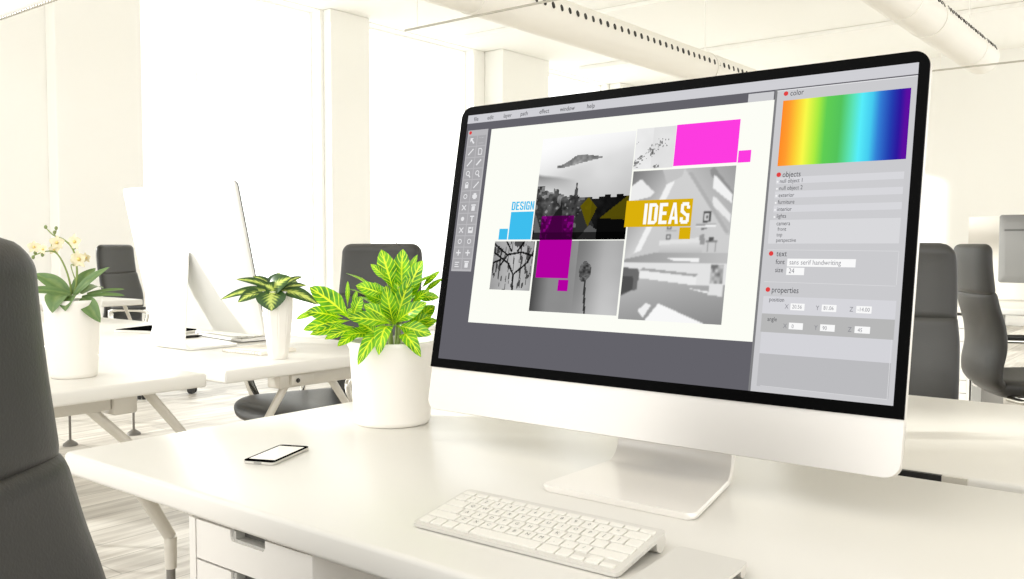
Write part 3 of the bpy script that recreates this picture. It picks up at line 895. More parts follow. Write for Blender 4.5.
def pic_attic(x, y):
    g = .84 - .05 * y + .02 * fbm(x, y, 3, 2, 1)
    def P(pts, s):
        nonlocal g
        m = inpoly(x, y, pts); g = np.where(m, s(x, y) if callable(s) else s, g)
    # sloping ceiling on the left, skylight, pale roof beams
    P([(0, 0), (.50, 0), (.10, .56), (0, .60)], lambda x, y: .56 + .50 * x + .42 * y)
    P([(0, .10), (.09, .055), (.24, .15), (.20, .18), (0, .21)], .93)
    P([(.40, .02), (.47, .02), (.16, .54), (.09, .56)], .95)
    P([(.30, 0), (.52, 0), (.50, .05), (.36, .10)], .80)
    # right hand slope with two roof windows
    P([(.52, 0), (1, 0), (1, .44), (.97, .44)], lambda x, y: .90 - .22 * x + .25 * y)
    P([(.56, .03), (.60, .03), (.99, .42), (.96, .43)], .74)
    P([(.76, .02), (.80, .0), (1, .17), (1, .22), (.78, .06)], .64)
    P([(.80, .055), (.83, .06), (.99, .185), (.99, .24), (.80, .135)], .95)
    P([(.81, .19), (.84, .20), (.99, .31), (.99, .36), (.82, .25)], .92)
    # little shelves and pictures on the gable wall
    P([(.74, .29), (.81, .285), (.81, .355), (.74, .36)], .42); P([(.752, .30), (.798, .297), (.798, .345), (.752, .35)], .86); P([(.768, .313), (.783, .311), (.783, .333), (.768, .335)], .5)
    P([(.68, .370), (.87, .365), (.87, .374), (.68, .379)], .68); P([(.68, .379), (.87, .374), (.87, .384), (.68, .389)], .96)
    P([(.73, .395), (.79, .392), (.79, .402), (.73, .405)], .55)
    for yy_ in (.37, .435):
        P([(.40, yy_), (.45, yy_), (.45, yy_ + .033), (.40, yy_ + .033)], .48); P([(.41, yy_ + .007), (.44, yy_ + .007), (.44, yy_ + .026), (.41, yy_ + .026)], .82)
        P([(.39, yy_ + .036), (.50, yy_ + .034), (.50, yy_ + .042), (.39, yy_ + .044)], .72)
    # bed and bedside table
    P([(.34, .475), (.72, .455), (.77, .47), (.77, .49), (.34, .505)], .90)
    P([(.36, .50), (.76, .485), (.76, .565), (.33, .57)], lambda x, y: .86 - 1.4 * (y - .50))
    P([(.72, .44), (.77, .43), (.775, .50), (.735, .50)], .66)
    P([(.79, .475), (.89, .47), (.89, .485), (.79, .49)], .62); P([(.81, .455), (.86, .45), (.86, .475), (.81, .48)], .45); P([(.80, .49), (.815, .49), (.815, .55), (.80, .55)], .66); P([(.875, .485), (.885, .485), (.885, .545), (.875, .55)], .66)
    # raised floor, its white front and the broad step
    P([(0, .60), (.30, .555), (1, .555), (1, .62), (0, .625)], lambda x, y: .66 + .12 * x)
    P([(.43, .588), (.74, .59), (.74, .612), (.50, .606)], .95)
    P([(0, .622), (1, .618), (1, .76), (0, .76)], .90)
    P([(.20, .655), (.74, .69), (.72, .705), (.24, .675), (.16, .675)], .70); P([(.17, .677), (.73, .708), (.73, .765), (.16, .725)], .93)
    P([(0, .735), (.16, .722), (.73, .762), (1, .755), (1, 1), (0, 1)], lambda x, y: .78 - .40 * (y - .72) - .06 * x)
    P([(.62, .775), (.88, .80), (.88, .815)], .94)
    P([(.86, .63), (.97, .63), (.97, .755), (.86, .75)], lambda x, y: .50 + .4 * fbm(x, y, 40, 1, 2)); P([(.86, .745), (.98, .75), (.98, .825), (.85, .82)], .90)
    # sofa and the light patches on the floor
    P([(0, .655), (.15, .66), (.17, .69), (.16, .80), (.10, .81), (0, .845)], lambda x, y: .50 + .1 * x); P([(0, .71), (.11, .715), (.12, .80), (0, .835)], .42)
    P([(.19, .935), (.27, .885), (.32, .90), (.25, .985)], .94)
    P([(.27, 1.0), (.39, .885), (.47, .905), (.84, 1.0)], .97)
    return blur(.80 + (g - .80) * 1.2 - .03, 1)
picture('mountain_picture', 230, 74, 465, 298, 116, 112, pic_mist, 3, 'black and white picture of a town below a misty mountain')
picture('branch_picture', 128, 301, 240, 409, 64, 62, pic_branches, 3, 'black and white picture of bare branches')
picture('flower_picture', 244.5, 300, 464, 452, 110, 78, pic_flower, 3, 'grey picture of a single flower on a stalk')
picture('speckled_picture', 467, 71, 556, 155, 52, 50, pic_speck, 3, 'pale picture of scattered dark specks')
picture('attic_picture', 468.5, 159, 690, 458, 112, 150, pic_attic, 3, 'grey picture of an attic bedroom')
flats('cyan_block', [R4(164, 235, 227, 297), R4(136.5, 272.5, 161, 297)], em(62, 190, 238), 3, 'cyan square')
flats('magenta_block', [R4(557, 70, 690, 153), R4(692, 131, 717, 154)], em(253, 60, 224), 4, 'magenta rectangle')
flats('purple_block', [R4(252, 298, 337, 380), R4(313, 383, 339, 407)], em(178, 0, 160), 4, 'purple rectangle')
flats('yellow_block', [R4(460, 219, 608, 273), R4(585, 275, 609, 298)], em(218, 176, 12), 4, 'mustard yellow rectangle')

# condensed bold lettering drawn as plates
def bars(ch):
    B = {'D': [R4(0, 0, 22, 100), R4(22, 0, 46, 16), R4(22, 84, 46, 100), [(46, 100), (46, 84), (40, 76), (40, 24), (46, 16), (46, 0), (62, 14), (62, 86)]],
         'E': [R4(0, 0, 22, 100), R4(22, 0, 56, 16), R4(22, 41, 50, 57), R4(22, 84, 56, 100)],
         'S': [R4(0, 8, 20, 46), R4(8, 0, 52, 16), R4(40, 16, 60, 30), R4(20, 84, 52, 100), R4(40, 52, 60, 92), R4(0, 70, 20, 92), [(20, 46), (0, 46), (40, 68), (40, 52), (20, 36)], R4(8, 84, 20, 100)],
         'I': [R4(0, 0, 22, 100)],
         'G': [R4(0, 8, 21, 92), R4(8, 0, 52, 16), R4(40, 14, 60, 32), R4(8, 84, 60, 100), R4(40, 46, 60, 84), R4(30, 46, 40, 60)],
         'N': [R4(0, 0, 20, 100), R4(42, 0, 62, 100), [(20, 0), (42, 62), (42, 100), (20, 38)]],
         'A': [[(0, 100), (20, 100), (36, 0), (24, 0)], [(24, 0), (44, 0), (66, 100), (46, 100), (32, 16)], R4(18, 66, 48, 80)]}
    return B[ch], {'D': 62, 'E': 56, 'S': 60, 'I': 22, 'G': 60, 'N': 62, 'A': 66}[ch]
def word(name, s, u0, v0, u1, v1, mat, layer, label):
    tot = sum(bars(c)[1] for c in s) + 11 * (len(s) - 1); x = 0; out = []
    k = (u1 - u0) / tot; h = (v1 - v0) / 100
    for c in s:
        b, w = bars(c)
        flat(name, [[(u0 + (x + px) * k, v0 + py * h) for px, py in P] for P in b], mat, layer, label + ', letter ' + c)
        x += w + 11
word('design_lettering', 'DESIGN', 164, 212, 226, 231, em(62, 190, 238), 3, 'cyan word DESIGN')
word('ideas_lettering', 'IDEAS', 503, 226, 603, 268, em(253, 253, 250), 6, 'white word IDEAS')

# side panel
flat('side_panel', [R4(757, 23, 1000, 572)], em(203, 203, 206), 2)
flat('panel_edge', [R4(753, 20, 757.5, 572)], em(128, 128, 130), 3)
flat('panel_line', [R4(757, 22.5, 1000, 24)], em(232, 232, 234), 4)
def pic_spec(x, y):
    st = [(0, (255, 140, 40)), (.06, (255, 158, 48)), (.13, (253, 206, 56)), (.20, (250, 250, 74)), (.30, (170, 236, 66)), (.37, (96, 206, 84)), (.48, (84, 196, 92)), (.57, (92, 226, 180)), (.64, (88, 238, 250)), (.72, (70, 204, 240)), (.78, (52, 128, 214)), (.87, (36, 62, 176)), (.93, (46, 24, 158)), (.97, (90, 16, 160)), (1, (96, 14, 160))]
    xs = [s for s, _ in st]
    return np.stack([np.interp(x, xs, [c[i] / 255 for _, c in st]) for i in range(3)], -1)
picture('color_spectrum', 770, 43, 991, 165, 110, 2, pic_spec, 4, 'rainbow colour spectrum')
rows = [186 + 12.9 * k for k in range(7)]
flats('list_row', [R4(770, rows[k], 990, rows[k] + 12.4) for k in (0, 2, 4)], em(216, 216, 220), 4, None)
flats('list_row_dark', [R4(770, rows[k], 990, rows[k] + 12.4) for k in (1, 3, 5)], em(205, 205, 208), 4, None)
flat('list_field', [R4(765, 264, 990, 307)], em(217, 217, 220), 4)
flats('row_tick', [circ(773, 194 + 12.9 * k, 1.8, 8) for k in range(6)], em(246, 246, 246), 5)
texts('panel_heading', [('color', 782, 35, 17), ('objects', 781, 186, 17), ('text', 783, 330, 17), ('properties', 780, 395, 17)], em(62, 62, 68), 6, wscale=.78, size=.88)
texts('list_word', [('null object 1', 777, 196.5, 11.5), ('null object 2', 777, 209.5, 11.5), ('exterior', 777, 222.5, 11.5), ('furniture', 777, 235, 11.5), ('interior', 777, 248, 11.5), ('lights', 777, 260.5, 11.5),
      ('camera', 778, 274, 11.5), ('front', 781, 284, 10.5), ('top', 780, 294, 10.5), ('perspective', 780, 304, 10.5),
      ('font', 783, 344, 13.5), ('size', 783, 358.5, 13.5), ('position', 777, 411, 11.5), ('angle', 777, 446, 11.5)], em(68, 68, 74), 6, wscale=.80, size=.94)
flats('input_field', [R4(804, 334, 923, 348), R4(804, 350, 836, 363)] + [R4(u, 413, u + 25, 425) for u in (817, 872, 930)] + [R4(u, 447, u + 25, 458.5) for u in (817, 872, 930)], em(250, 250, 250), 6, 'white value box')
flat('property_row', [R4(766, 402, 993, 433)], em(214, 214, 219), 4)
flat('property_row_dark', [R4(766, 433, 993, 466)], em(184, 184, 184), 4)
flat('blank_field', [R4(768, 466, 992, 504)], em(212, 212, 217), 4)
flat('blank_field_dark', [R4(768, 504, 992, 562)], em(188, 188, 191), 4)
flats('panel_outline', [ln(765, 318, 990, 320, .8), ln(765, 376, 990, 378, .8), ln(775, 561, 990, 563, .8), ln(990, 466, 990, 562, .8), ln(991, 320, 991, 376, .8)], em(222, 222, 224), 5)
texts('field_value', [('sans serif handwriting', 808, 344.5, 13), ('24', 808, 360, 13.5), ('20.56', 820, 422, 10), ('81.06', 875, 422, 10), ('-14.00', 932, 422, 10), ('0', 822, 456.5, 10), ('90', 876, 456.5, 10), ('45', 935, 456.5, 10),
      ('X', 807, 423, 12), ('Y', 862, 423, 12), ('Z', 919, 423, 12), ('X', 807, 457, 12), ('Y', 862, 457, 12), ('Z', 919, 457, 12)], em(135, 135, 142), 8, wscale=.84, size=.95)

# ------------------------------------------------------------------ keyboard
kbW, kbD = .2375, .088
kang = math.radians(1.0)
slope = math.atan2(.015, kbD)
kb = thing('computer_keyboard', 'thin white keyboard on the large desk in front of the big monitor', 'keyboard', (-.0565, -.3015, 0), kang)
def kz(y): return .0045 + y * math.tan(slope)
bm = bmesh.new()
out = rrect(0, kbW, 0, kbD, .006, 5)
loft(bm, [[(x, y, kz(y) - .0035) for x, y in out], [(x, y, kz(y)) for x, y in out]])
obj('tray', bm, M['kb_alu'], kb, angle=30)
bm = tb([(.002, kbD - .008, .0093), (kbW - .002, kbD - .008, .0093)], .0088, 20)
obj('battery_tube', bm, M['kb_alu'], kb)
u = (kbW - .010) / 14.6
gap = .0022
rowsK = [
    (.052 / .093, [1.05] + [1.045] * 13, .55),
    (0, [1] * 13 + [1.6], 1), (0, [1.6] + [1] * 13, 1), (0, [1.85] + [1] * 11 + [1.75], 1), (0, [2.3] + [1] * 10 + [2.3], 1),
    (0, [1, 1, 1, 1.3, 5.2, 1.3, 1], 1)]
legends = ['', '`1234567890-=', ' QWERTYUIOP[]', ' ASDFGHJKL;', ' ZXCVBNM,./']
yy = kbD - .0085; pitch_y = .0136
leg_bm = bmesh.new()
def keycap(x0, x1, y0, y1):
    bm = bmesh.new()
    o = rrect(x0, x1, y0, y1, .0011, 2); i = rrect(x0 + .0005, x1 - .0005, y0 + .0005, y1 - .0005, .0009, 2)
    loft(bm, [[(x, y, kz(y) + .0001) for x, y in o], [(x, y, kz(y) + .0015) for x, y in o], [(x, y, kz(y) + .0019) for x, y in i]])
    obj('key', bm, M['key'], kb, angle=30)
def key_letter(s, xc, yc):
    cu = bpy.data.curves.new('t', 'FONT'); cu.body = s; cu.size = .0062; cu.align_x = 'CENTER'; cu.align_y = 'CENTER'; cu.resolution_u = 2
    to = bpy.data.objects.new('t', cu); COL.objects.link(to)
    me = bpy.data.meshes.new_from_object(to.evaluated_get(bpy.context.evaluated_depsgraph_get()))
    vs = [leg_bm.verts.new((xc + p.co.x, yc + p.co.y, kz(yc + p.co.y) + .0021)) for p in me.vertices]
    for f in me.polygons:
        try: leg_bm.faces.new([vs[i] for i in f.vertices])
        except ValueError: pass
    COL.objects.unlink(to); bpy.data.objects.remove(to); bpy.data.curves.remove(cu); bpy.data.meshes.remove(me)
for ri, (_, ws, hs) in enumerate(rowsK):
    h = pitch_y * (.62 if ri == 0 else 1.0)
    y1 = yy; y0 = yy - h + gap * .8
    x = .005
    tot = sum(ws)
    ku = (kbW - .010 - (3.05 * u if ri == 5 else 0)) / tot
    for ci, w in enumerate(ws):
        keycap(x, x + w * ku - gap * .8, y0, y1)
        if 0 < ri < 5 and ci < len(legends[ri]) and legends[ri][ci] != ' ':
            key_letter(legends[ri][ci], x + w * ku / 2 - gap * .4, (y0 + y1) / 2)
        x += w * ku
    if ri == 5:
        for k in range(3):
            xa = x + k * u
            keycap(xa, xa + u - gap * .8, y0, y0 + (y1 - y0) * .48)
            if k == 1: keycap(xa, xa + u - gap * .8, y0 + (y1 - y0) * .52, y1)
    yy -= h
obj('key_legends', leg_bm, M['key_ink'], kb, smooth=False)

# trackpad at the bottom right
tp = thing('trackpad', 'flat silver trackpad right of the keyboard, at the bottom edge', 'trackpad', (.196, -.333, 0), math.radians(-1))
bm = bmesh.new(); out = rrect(0, .066, 0, .112, .005, 5)
def tz(y): return .004 + y * .075
loft(bm, [[(x, y, tz(y) - .0032) for x, y in out], [(x, y, tz(y)) for x, y in out]])
obj('touch_surface', bm, M['kb_alu'], tp, angle=30)
obj('rear_tube', tb([(.001, .104, .0056), (.065, .104, .0056)], .0053, 16), M['alu'], tp)

# ------------------------------------------------------------------ phone
ph = thing('mobile_phone', 'black rimmed phone with a blank screen lying on the large desk', 'phone', (-.412, -.194, 0), math.radians(23))
def rslab(x0, x1, y0, y1, z0, z1, r, ins=.0006):
    bm = bmesh.new()
    loft(bm, [[(x, y, z) for x, y in rrect(x0 + i, x1 - i, y0 + i, y1 - i, r, 6)] for z, i in ((z0, ins), (z0 + ins, 0), (z1 - ins, 0), (z1, ins))])
    return bm
obj('metal_frame', rslab(-.0225, .0225, -.0485, .0485, .0002, .0036, .006), M['phone_body'], ph)
g = obj('front_glass', rslab(-.0223, .0223, -.0483, .0483, .0037, .0045, .006, .0002), M['phone_black'], ph)
obj('blank_screen', rslab(-.0186, .0186, -.0388, .0388, .00455, .0048, .0006, .0001), M['phone_screen'], ph)
o = obj('dock_port', bx(-.006, .005, -.0489, -.0484, .0010, .0032), M['grey_plastic'], ph, smooth=False)
obj('speaker_slot', rslab(-.004, .004, .0435, .0445, .00455, .0047, .0004, .0001), M['grey_plastic'], ph)

# ------------------------------------------------------------------ leaves
def leaf_mesh(base, tip, width, facing, bend=.15, fold=.25, shape='oval', wave=.0, nv=14, nu=8, twist=0.0, seed=0):
    base, tip = Vector(base), Vector(tip)
    d = tip - base; L = d.length; t = d / L
    n = Vector(facing); n = (n - t * n.dot(t)).normalized()
    s = t.cross(n)
    if twist:
        q = Matrix.Rotation(twist, 3, t); n = q @ n; s = q @ s
    bm = bmesh.new(); uvl = bm.loops.layers.uv.new('UVMap')
    grid = []
    for j in range(nv + 1):
        v = j / nv
        if shape == 'oval': w = math.sin(math.pi * min(1, v * .97 + .03) ** .85) ** .75
        elif shape == 'croton': w = max(.06, math.sin(math.pi * min(1, v) ** 1.15) ** .7) * (.25 + .75 * min(1, v * 2.2))
        elif shape == 'strap': w = (math.sin(math.pi * (v * .86 + .12)) ** .5)
        else: w = math.sin(math.pi * v ** 1.2)
        if j == nv: w = .02
        w *= width / 2
        c = base + d * v + n * (bend * L * math.sin(math.pi * v))
        row = []
        for i in range(nu + 1):
            a = (i / nu) * 2 - 1
            zo = fold * abs(a) * w + wave * width * math.sin(v * 17 + (1.5 if a > 0 else 0) + seed) * abs(a)
            row.append((bm.verts.new(c + s * (a * w) + n * zo), (i / nu, v)))
        grid.append(row)
    for j in range(nv):
        for i in range(nu):
            q = [grid[j][i], grid[j][i + 1], grid[j + 1][i + 1], grid[j + 1][i]]
            f = bm.faces.new([a[0] for a in q])
            for lp, a in zip(f.loops, q): lp[uvl].uv = a[1]
    return bm

def add_leaf(parent, mat, *a, **k):
    bm = leaf_mesh(*a, **k)
    me = bpy.data.meshes.new('leaf'); bm.to_mesh(me); bm.free()
    return link_mesh('leaf', me, mat, parent, angle=180)

RV = Vector((.784, .621, 0)); UV_ = Vector((0, 0, 1)); BK = Vector((-.621, .784, 0))   # right, up, away as seen on entering the room
def vec(a, b, c=0.0): return RV * a + UV_ * b + BK * c

def pot(label_name, parent, prof_out, thick, soil_z, n=64):
    prof = list(prof_out)
    top_r, top_z = prof[-1]
    inner = [(top_r - thick, top_z), (top_r - thick - .001, soil_z - .004)]
    bm = lathe(prof + inner, n)
    p = obj('pot', bm, M['pot'], parent, angle=50)
    r = top_r - thick - .0012
    obj('soil', lathe([(r, soil_z - .003), (r, soil_z), (r * .6, soil_z + .002), (.004, soil_z + .003)], 32), M['soil'], parent)
    return p

# croton on the large desk : 1 px of the plant is about 1.6 mm
PX = .00157
cr = thing('potted_plant', 'bright yellow green leafy plant in a round white pot on the large desk', 'plant', (-.464, .068, 0))
pot('pot', cr, [(.056, 0), (.0590, .002), (.0605, .008), (.0665, .117), (.0690, .122), (.0705, .126), (.0700, .130), (.0685, .1305)], .005, .118)
ctr = Vector((0, 0, .1245))
# zoomed picture measurements: x right, y down, 4.453 per pixel, centre of the pot mouth at (410, 505)
def zc(x, y, c=0.0): return ctr + vec((x - 412) / 4.453 * PX, (505 - y) / 4.453 * PX, c)
rose = [
 ((425, 420, -.010), (398, 240, -.030), 62), ((430, 420, -.012), (505, 205, -.028), 68), ((420, 270, .0), (372, 82, -.012), 74), ((458, 280, .006), (463, 80, .004), 76),
 ((480, 300, -.004), (556, 130, -.014), 68), ((385, 285, -.005), (266, 240, -.030), 56), ((400, 330, .0), (296, 280, -.01), 54), ((405, 225, -.005), (328, 146, -.020), 34), ((472, 230, .004), (526, 105, .008), 28),
 ((420, 412, -.015), (238, 375, -.052), 62), ((418, 405, -.010), (300, 325, -.03), 60), ((430, 410, -.012), (582, 312, -.046), 64), ((438, 420, -.014), (604, 448, -.058), 66), ((462, 466, -.02), (566, 535, -.070), 58),
 ((424, 428, -.018), (390, 526, -.074), 66), ((378, 465, -.02), (302, 568, -.076), 58), ((540, 260, .01), (628, 178, .0), 24), ((545, 285, .01), (640, 212, .006), 24), ((520, 300, .0), (628, 295, -.018), 44), ((500, 330, -.006), (590, 262, -.03), 44),
 ((450, 350, .0), (540, 190, .012), 60), ((440, 360, .01), (430, 160, .016), 60), ((410, 380, .008), (330, 230, .014), 50),
 ((235, 392, -.012), (66, 246, -.036), 88), ((110, 350, -.02), (8, 386, -.038), 26), ((200, 385, -.014), (50, 352, -.036), 60), ((230, 398, -.012), (42, 432, -.044), 62), ((252, 425, -.014), (76, 450, -.050), 54),
 ((272, 432, -.014), (142, 470, -.054), 46), ((285, 440, -.016), (200, 498, -.060), 44), ((214, 340, .0), (218, 222, -.004), 18), ((236, 335, .002), (258, 266, .0), 20), ((240, 380, -.004), (284, 290, -.012), 50), ((215, 350, -.004), (120, 265, .006), 40),
 ((330, 430, .0), (210, 350, .006), 58), ((300, 450, -.006), (330, 360, -.01), 56), ((330, 460, -.012), (236, 452, -.05), 56), ((360, 470, -.01), (270, 400, -.02), 60),
 ((470, 440, .0), (590, 380, .0), 62), ((480, 460, .004), (610, 400, .02), 54), ((500, 430, .012), (600, 340, .024), 60),
]
for i, (b, t_, w) in enumerate(rose):
    B = zc(b[0], b[1], b[2]); T = zc(t_[0], t_[1], t_[2])
    hang = t_[1] > 500
    if hang: T = T + vec(0, 0, -.016)
    fac = vec(0.0, .75 if hang else .55, -1.0) + vec(random.uniform(-.25, .25), random.uniform(-.15, .25), 0)
    add_leaf(cr, M['croton'], B, T, w / 4.453 * PX * 1.14, fac, bend=.26 if hang else .07, fold=.18, shape='croton', wave=.012, seed=i)
# leaves to the back and sides so that the plant is round
for i in range(20):
    a = math.radians(i * 137.5); e = random.uniform(.15, 1.0)
    rr = random.uniform(.04, .075); hh = .015 + .085 * e
    di = Vector((math.cos(a), math.sin(a), 0))
    if di.dot(BK) < -.15: di = di + BK * .9; di.normalize()
    B = ctr + Vector((0, 0, .01 + hh * .45)) + di * .008
    T = B + di * rr + Vector((0, 0, .02 + hh * .45))
    add_leaf(cr, M['croton'], B, T, random.uniform(.020, .028), Vector((0, 0, 1)) - di * .3, bend=.12, fold=.2, shape='croton', wave=.012, seed=i)
for k, (dx, dy, hx, hy, hh) in enumerate([(0, 0, -.002, -.008, .035), (.006, .004, .012, -.002, .09), (-.02, -.004, -.058, -.006, .045), (.01, -.006, .016, -.004, .055), (-.004, .01, -.006, .004, .10)]):
    b0 = Vector((0, 0, .112)) + vec(dx, 0, dy); b1 = ctr + vec(hx, hh, hy)
    obj('stem', tb([b0, b0.lerp(b1, .5) + Vector((0, 0, .006)), b1], [.0032, .0026, .0018], 8), M['stem'], cr)

# vase plant on the left hand desk
P2 = .00242
vp = thing('potted_plant', 'small plant with dark green and cream leaves in a tall tapered white vase', 'plant', (-1.272, .462, 0))
bm = lathe([(.0225, 0), (.0245, .003), (.0265, .02), (.0335, .07), (.0380, .12), (.0385, .150), (.0375, .168), (.0350, .168), (.0345, .15), (.030, .13), (.002, .128)], 10)
bmesh.ops.bevel(bm, geom=[e for e in bm.edges if abs((e.verts[0].co - e.verts[1].co).normalized().z) > .7], offset=.003, segments=2, affect='EDGES')
o = obj('vase', bm, M['pot'], vp, angle=35); o['label'] = 'tall faceted white vase'
obj('soil', lathe([(.0335, .146), (.0335, .156), (.003, .160)], 24), M['soil'], vp)
def zd(x, y, c=0.0): return Vector((0, 0, .150)) + vec((x - 193) / 3.407 * P2, (150 - y) / 3.407 * P2, c)
L3 = [((185, 125, 0), (8, 152, -.03), 30), ((180, 122, .01), (50, 84, .0), 26), ((180, 118, .015), (100, 74, .02), 24), ((150, 126, -.015), (74, 160, -.045), 42), ((182, 118, .01), (193, 62, .02), 50),
      ((172, 128, -.015), (248, 76, -.02), 62), ((186, 120, -.03), (192, 188, -.055), 78), ((205, 110, .01), (272, 76, .03), 20), ((205, 122, .005), (292, 106, .01), 24), ((210, 122, -.01), (345, 168, -.035), 40),
      ((190, 118, .02), (150, 78, .06), 46), ((200, 118, .02), (240, 92, .06), 46), ((190, 120, .02), (200, 96, .075), 44), ((190, 122, -.005), (215, 70, -.005), 50), ((192, 128, -.02), (160, 100, -.03), 44), ((192, 128, -.02), (225, 112, -.035), 44), ((190, 124, -.01), (188, 84, .0), 52)]
for i, (b, t_, w) in enumerate(L3):
    add_leaf(vp, M['dieff'], zd(*b), zd(*t_), w / 3.407 * P2 * 1.3, vec(0, .8, -.8), bend=.12, fold=.12, shape='oval', seed=i)
for a, b in (((0, 0), (-.006, .004)), ((.004, .003), (.006, .008)), ((-.004, .002), (.001, -.012))):
    obj('stem', tb([Vector((a[0], a[1], .146)), Vector((b[0], b[1], .176))], [.003, .002], 8), M['stem'], vp)

# orchid on the near left desk
P3 = .00212
op = thing('potted_orchid', 'white orchid with broad green leaves in a white pot on the near left desk', 'orchid', (-1.361, -.002, 0))
pot('pot', op, [(.0430, 0), (.0455, .002), (.0470, .010), (.0560, .150), (.0580, .158), (.0580, .163), (.0570, .165)], .004, .152)
def zo(x, y, c=0.0): return Vector((0, 0, .166)) + vec((x - 375) / 5.267 * P3, (425 - y) / 5.267 * P3, c)
OL = [((370, 400, -.005), (188, 290, -.01), 82, 'oval', .12), ((385, 405, 0), (462, 262, .035), 92, 'oval', .08), ((392, 412, -.012), (586, 254, -.01), 62, 'oval', .06), ((385, 400, -.015), (175, 380, -.045), 54, 'strap', .10),
      ((360, 398, -.02), (350, 486, -.066), 118, 'oval', .25), ((395, 402, -.02), (410, 478, -.060), 96, 'oval', .22), ((440, 415, -.01), (560, 542, -.035), 86, 'oval', .16), ((425, 415, 0), (632, 408, .02), 28, 'strap', .06), ((430, 400, .02), (600, 378, .05), 24, 'strap', .04),
      ((350, 410, .01), (230, 430, .05), 40, 'oval', .1), ((400, 400, .02), (440, 380, .09), 70, 'oval', .15), ((370, 400, .02), (320, 360, .09), 70, 'oval', .15)]
for i, (b, t_, w, sh, be) in enumerate(OL):
    add_leaf(op, M['orchid'], zo(*b), zo(*t_), w / 5.267 * P3, vec(0, .75, -.8), bend=be, fold=.22, shape=sh, seed=i)
def stemline(pts, r0, r1):
    P = catmull([zo(*p) for p in pts], 6); n = len(P)
    obj('flower_stem', tb(P, [r0 + (r1 - r0) * i / (n - 1) for i in range(n)], 8), M['stem'], op)
stemline([(378, 425, 0), (398, 340, 0), (402, 250, 0), (385, 165, 0), (340, 112, 0), (285, 88, 0), (243, 48, 0)], .0026, .0011)
stemline([(368, 425, 0), (372, 350, -.005), (352, 255, -.01), (315, 182, -.015), (265, 172, -.02), (200, 195, -.02)], .0024, .0010)
stemline([(398, 340, 0), (372, 250, .0), (390, 245, 0), (420, 236, 0)], .0012, .0009)
stemline([(385, 165, 0), (402, 152, 0), (412, 132, 0)], .0012, .0009)
stemline([(315, 180, -.015), (287, 148, -.012), (286, 118, -.01)], .0011, .0009)
def flower(x, y, r, c, seed):
    rnd = random.Random(seed)
    ctr_ = zo(x, y, c); bm = bmesh.new()
    fac = vec(rnd.uniform(-.6, .6), rnd.uniform(-.3, .3), -1).normalized()
    a0 = Vector((0, 0, 1)); a0 = (a0 - fac * a0.dot(fac)).normalized(); b0 = fac.cross(a0)
    for k in range(5):
        an = 2 * math.pi * k / 5 + rnd.uniform(-.1, .1)
        d = a0 * math.cos(an) + b0 * math.sin(an); wd = r * (1.0 if k in (1, 4) else .62)
        sub = leaf_mesh(ctr_, ctr_ + d * r + fac * r * .12, wd, fac, bend=.10, fold=.15, shape='oval', nv=6, nu=4)
        tmp = bpy.data.meshes.new('t'); sub.to_mesh(tmp); sub.free(); bm.from_mesh(tmp); bpy.data.meshes.remove(tmp)
    me = bpy.data.meshes.new('flower'); bm.to_mesh(me); bm.free()
    f = link_mesh('flower', me, M['petal'], op, angle=180)
    bm = bmesh.new(); bmesh.ops.create_uvsphere(bm, u_segments=10, v_segments=8, radius=r * .2)
    for v in bm.verts: v.co = v.co + ctr_ + fac * r * .15
    obj('flower_lip', bm, M['petal_core'], f)
for i, (x, y, r, c) in enumerate([(205, 150, .014, -.02), (255, 162, .013, -.02), (312, 128, .016, -.01), (398, 122, .018, 0), (425, 212, .021, -.005), (392, 225, .014, .01), (300, 165, .012, -.012), (455, 205, .012, .0)]):
    flower(x, y, r, c, i)
for x, y in ((243, 44), (298, 50), (289, 72), (205, 180), (194, 203), (243, 190)):
    bm = bmesh.new(); bmesh.ops.create_uvsphere(bm, u_segments=10, v_segments=8, radius=.0035)
    p0 = zo(x, y, -.016 if y > 100 else 0)
    for v in bm.verts: v.co = Vector((v.co.x, v.co.y, v.co.z * 1.25)) + p0
    obj('flower_bud', bm, M['bud'], op)
stemline([(285, 90, 0), (296, 72, 0), (298, 54, 0)], .0010, .0008)

# ------------------------------------------------------------------ things on the left desk
cm = thing('desktop_computer', 'white desktop computer seen from behind on the left desk', 'computer', (-1.66, .46, 0))
CT = math.radians(12)
def thin_body(W, Hh, r=.014):
    bm = bmesh.new()
    loft(bm, [[(x, -yy, z) for x, z in rrect(-W / 2 + k, W / 2 - k, k, Hh - k, r, 8)] for yy, k in ((0, .0008), (.0012, 0), (.007, 0), (.009, .003), (.016, .10))])
    return bm
o = obj('display_shell', thin_body(.54, .405), M['rear_shell'], cm, loc=(0, .056, .048), rot=(CT, 0, 0))
bm = slab_xz(rrect(-.269, .269, .06, .404, (.0006, .0006, .014, .014), 8), .0004, .003)
o = obj('glass_border', bm, M['bezel'], cm, loc=(0, .056, .048), rot=(CT, 0, 0)); o['label'] = 'black screen side facing away'
bm = foot_mesh(-.085, .085, -.115, .052, .022, .262, 10, w_top=.084, th=.007)
o = obj('stand', bm, M['white_alu'], cm, loc=(-.02, .0, 0), rot=(0, 0, math.pi))
bm = bmesh.new(); loft(bm, [[(.012 * math.cos(q), y, .016 * math.sin(q)) for q in [2 * math.pi * i / 24 for i in range(24)]] for y in (0, .003)])
o = obj('cable_hole', bm, M['grey_plastic'], cm, loc=(.030, .030, .205), rot=(CT, 0, 0)); o['label'] = 'round grey cable opening'

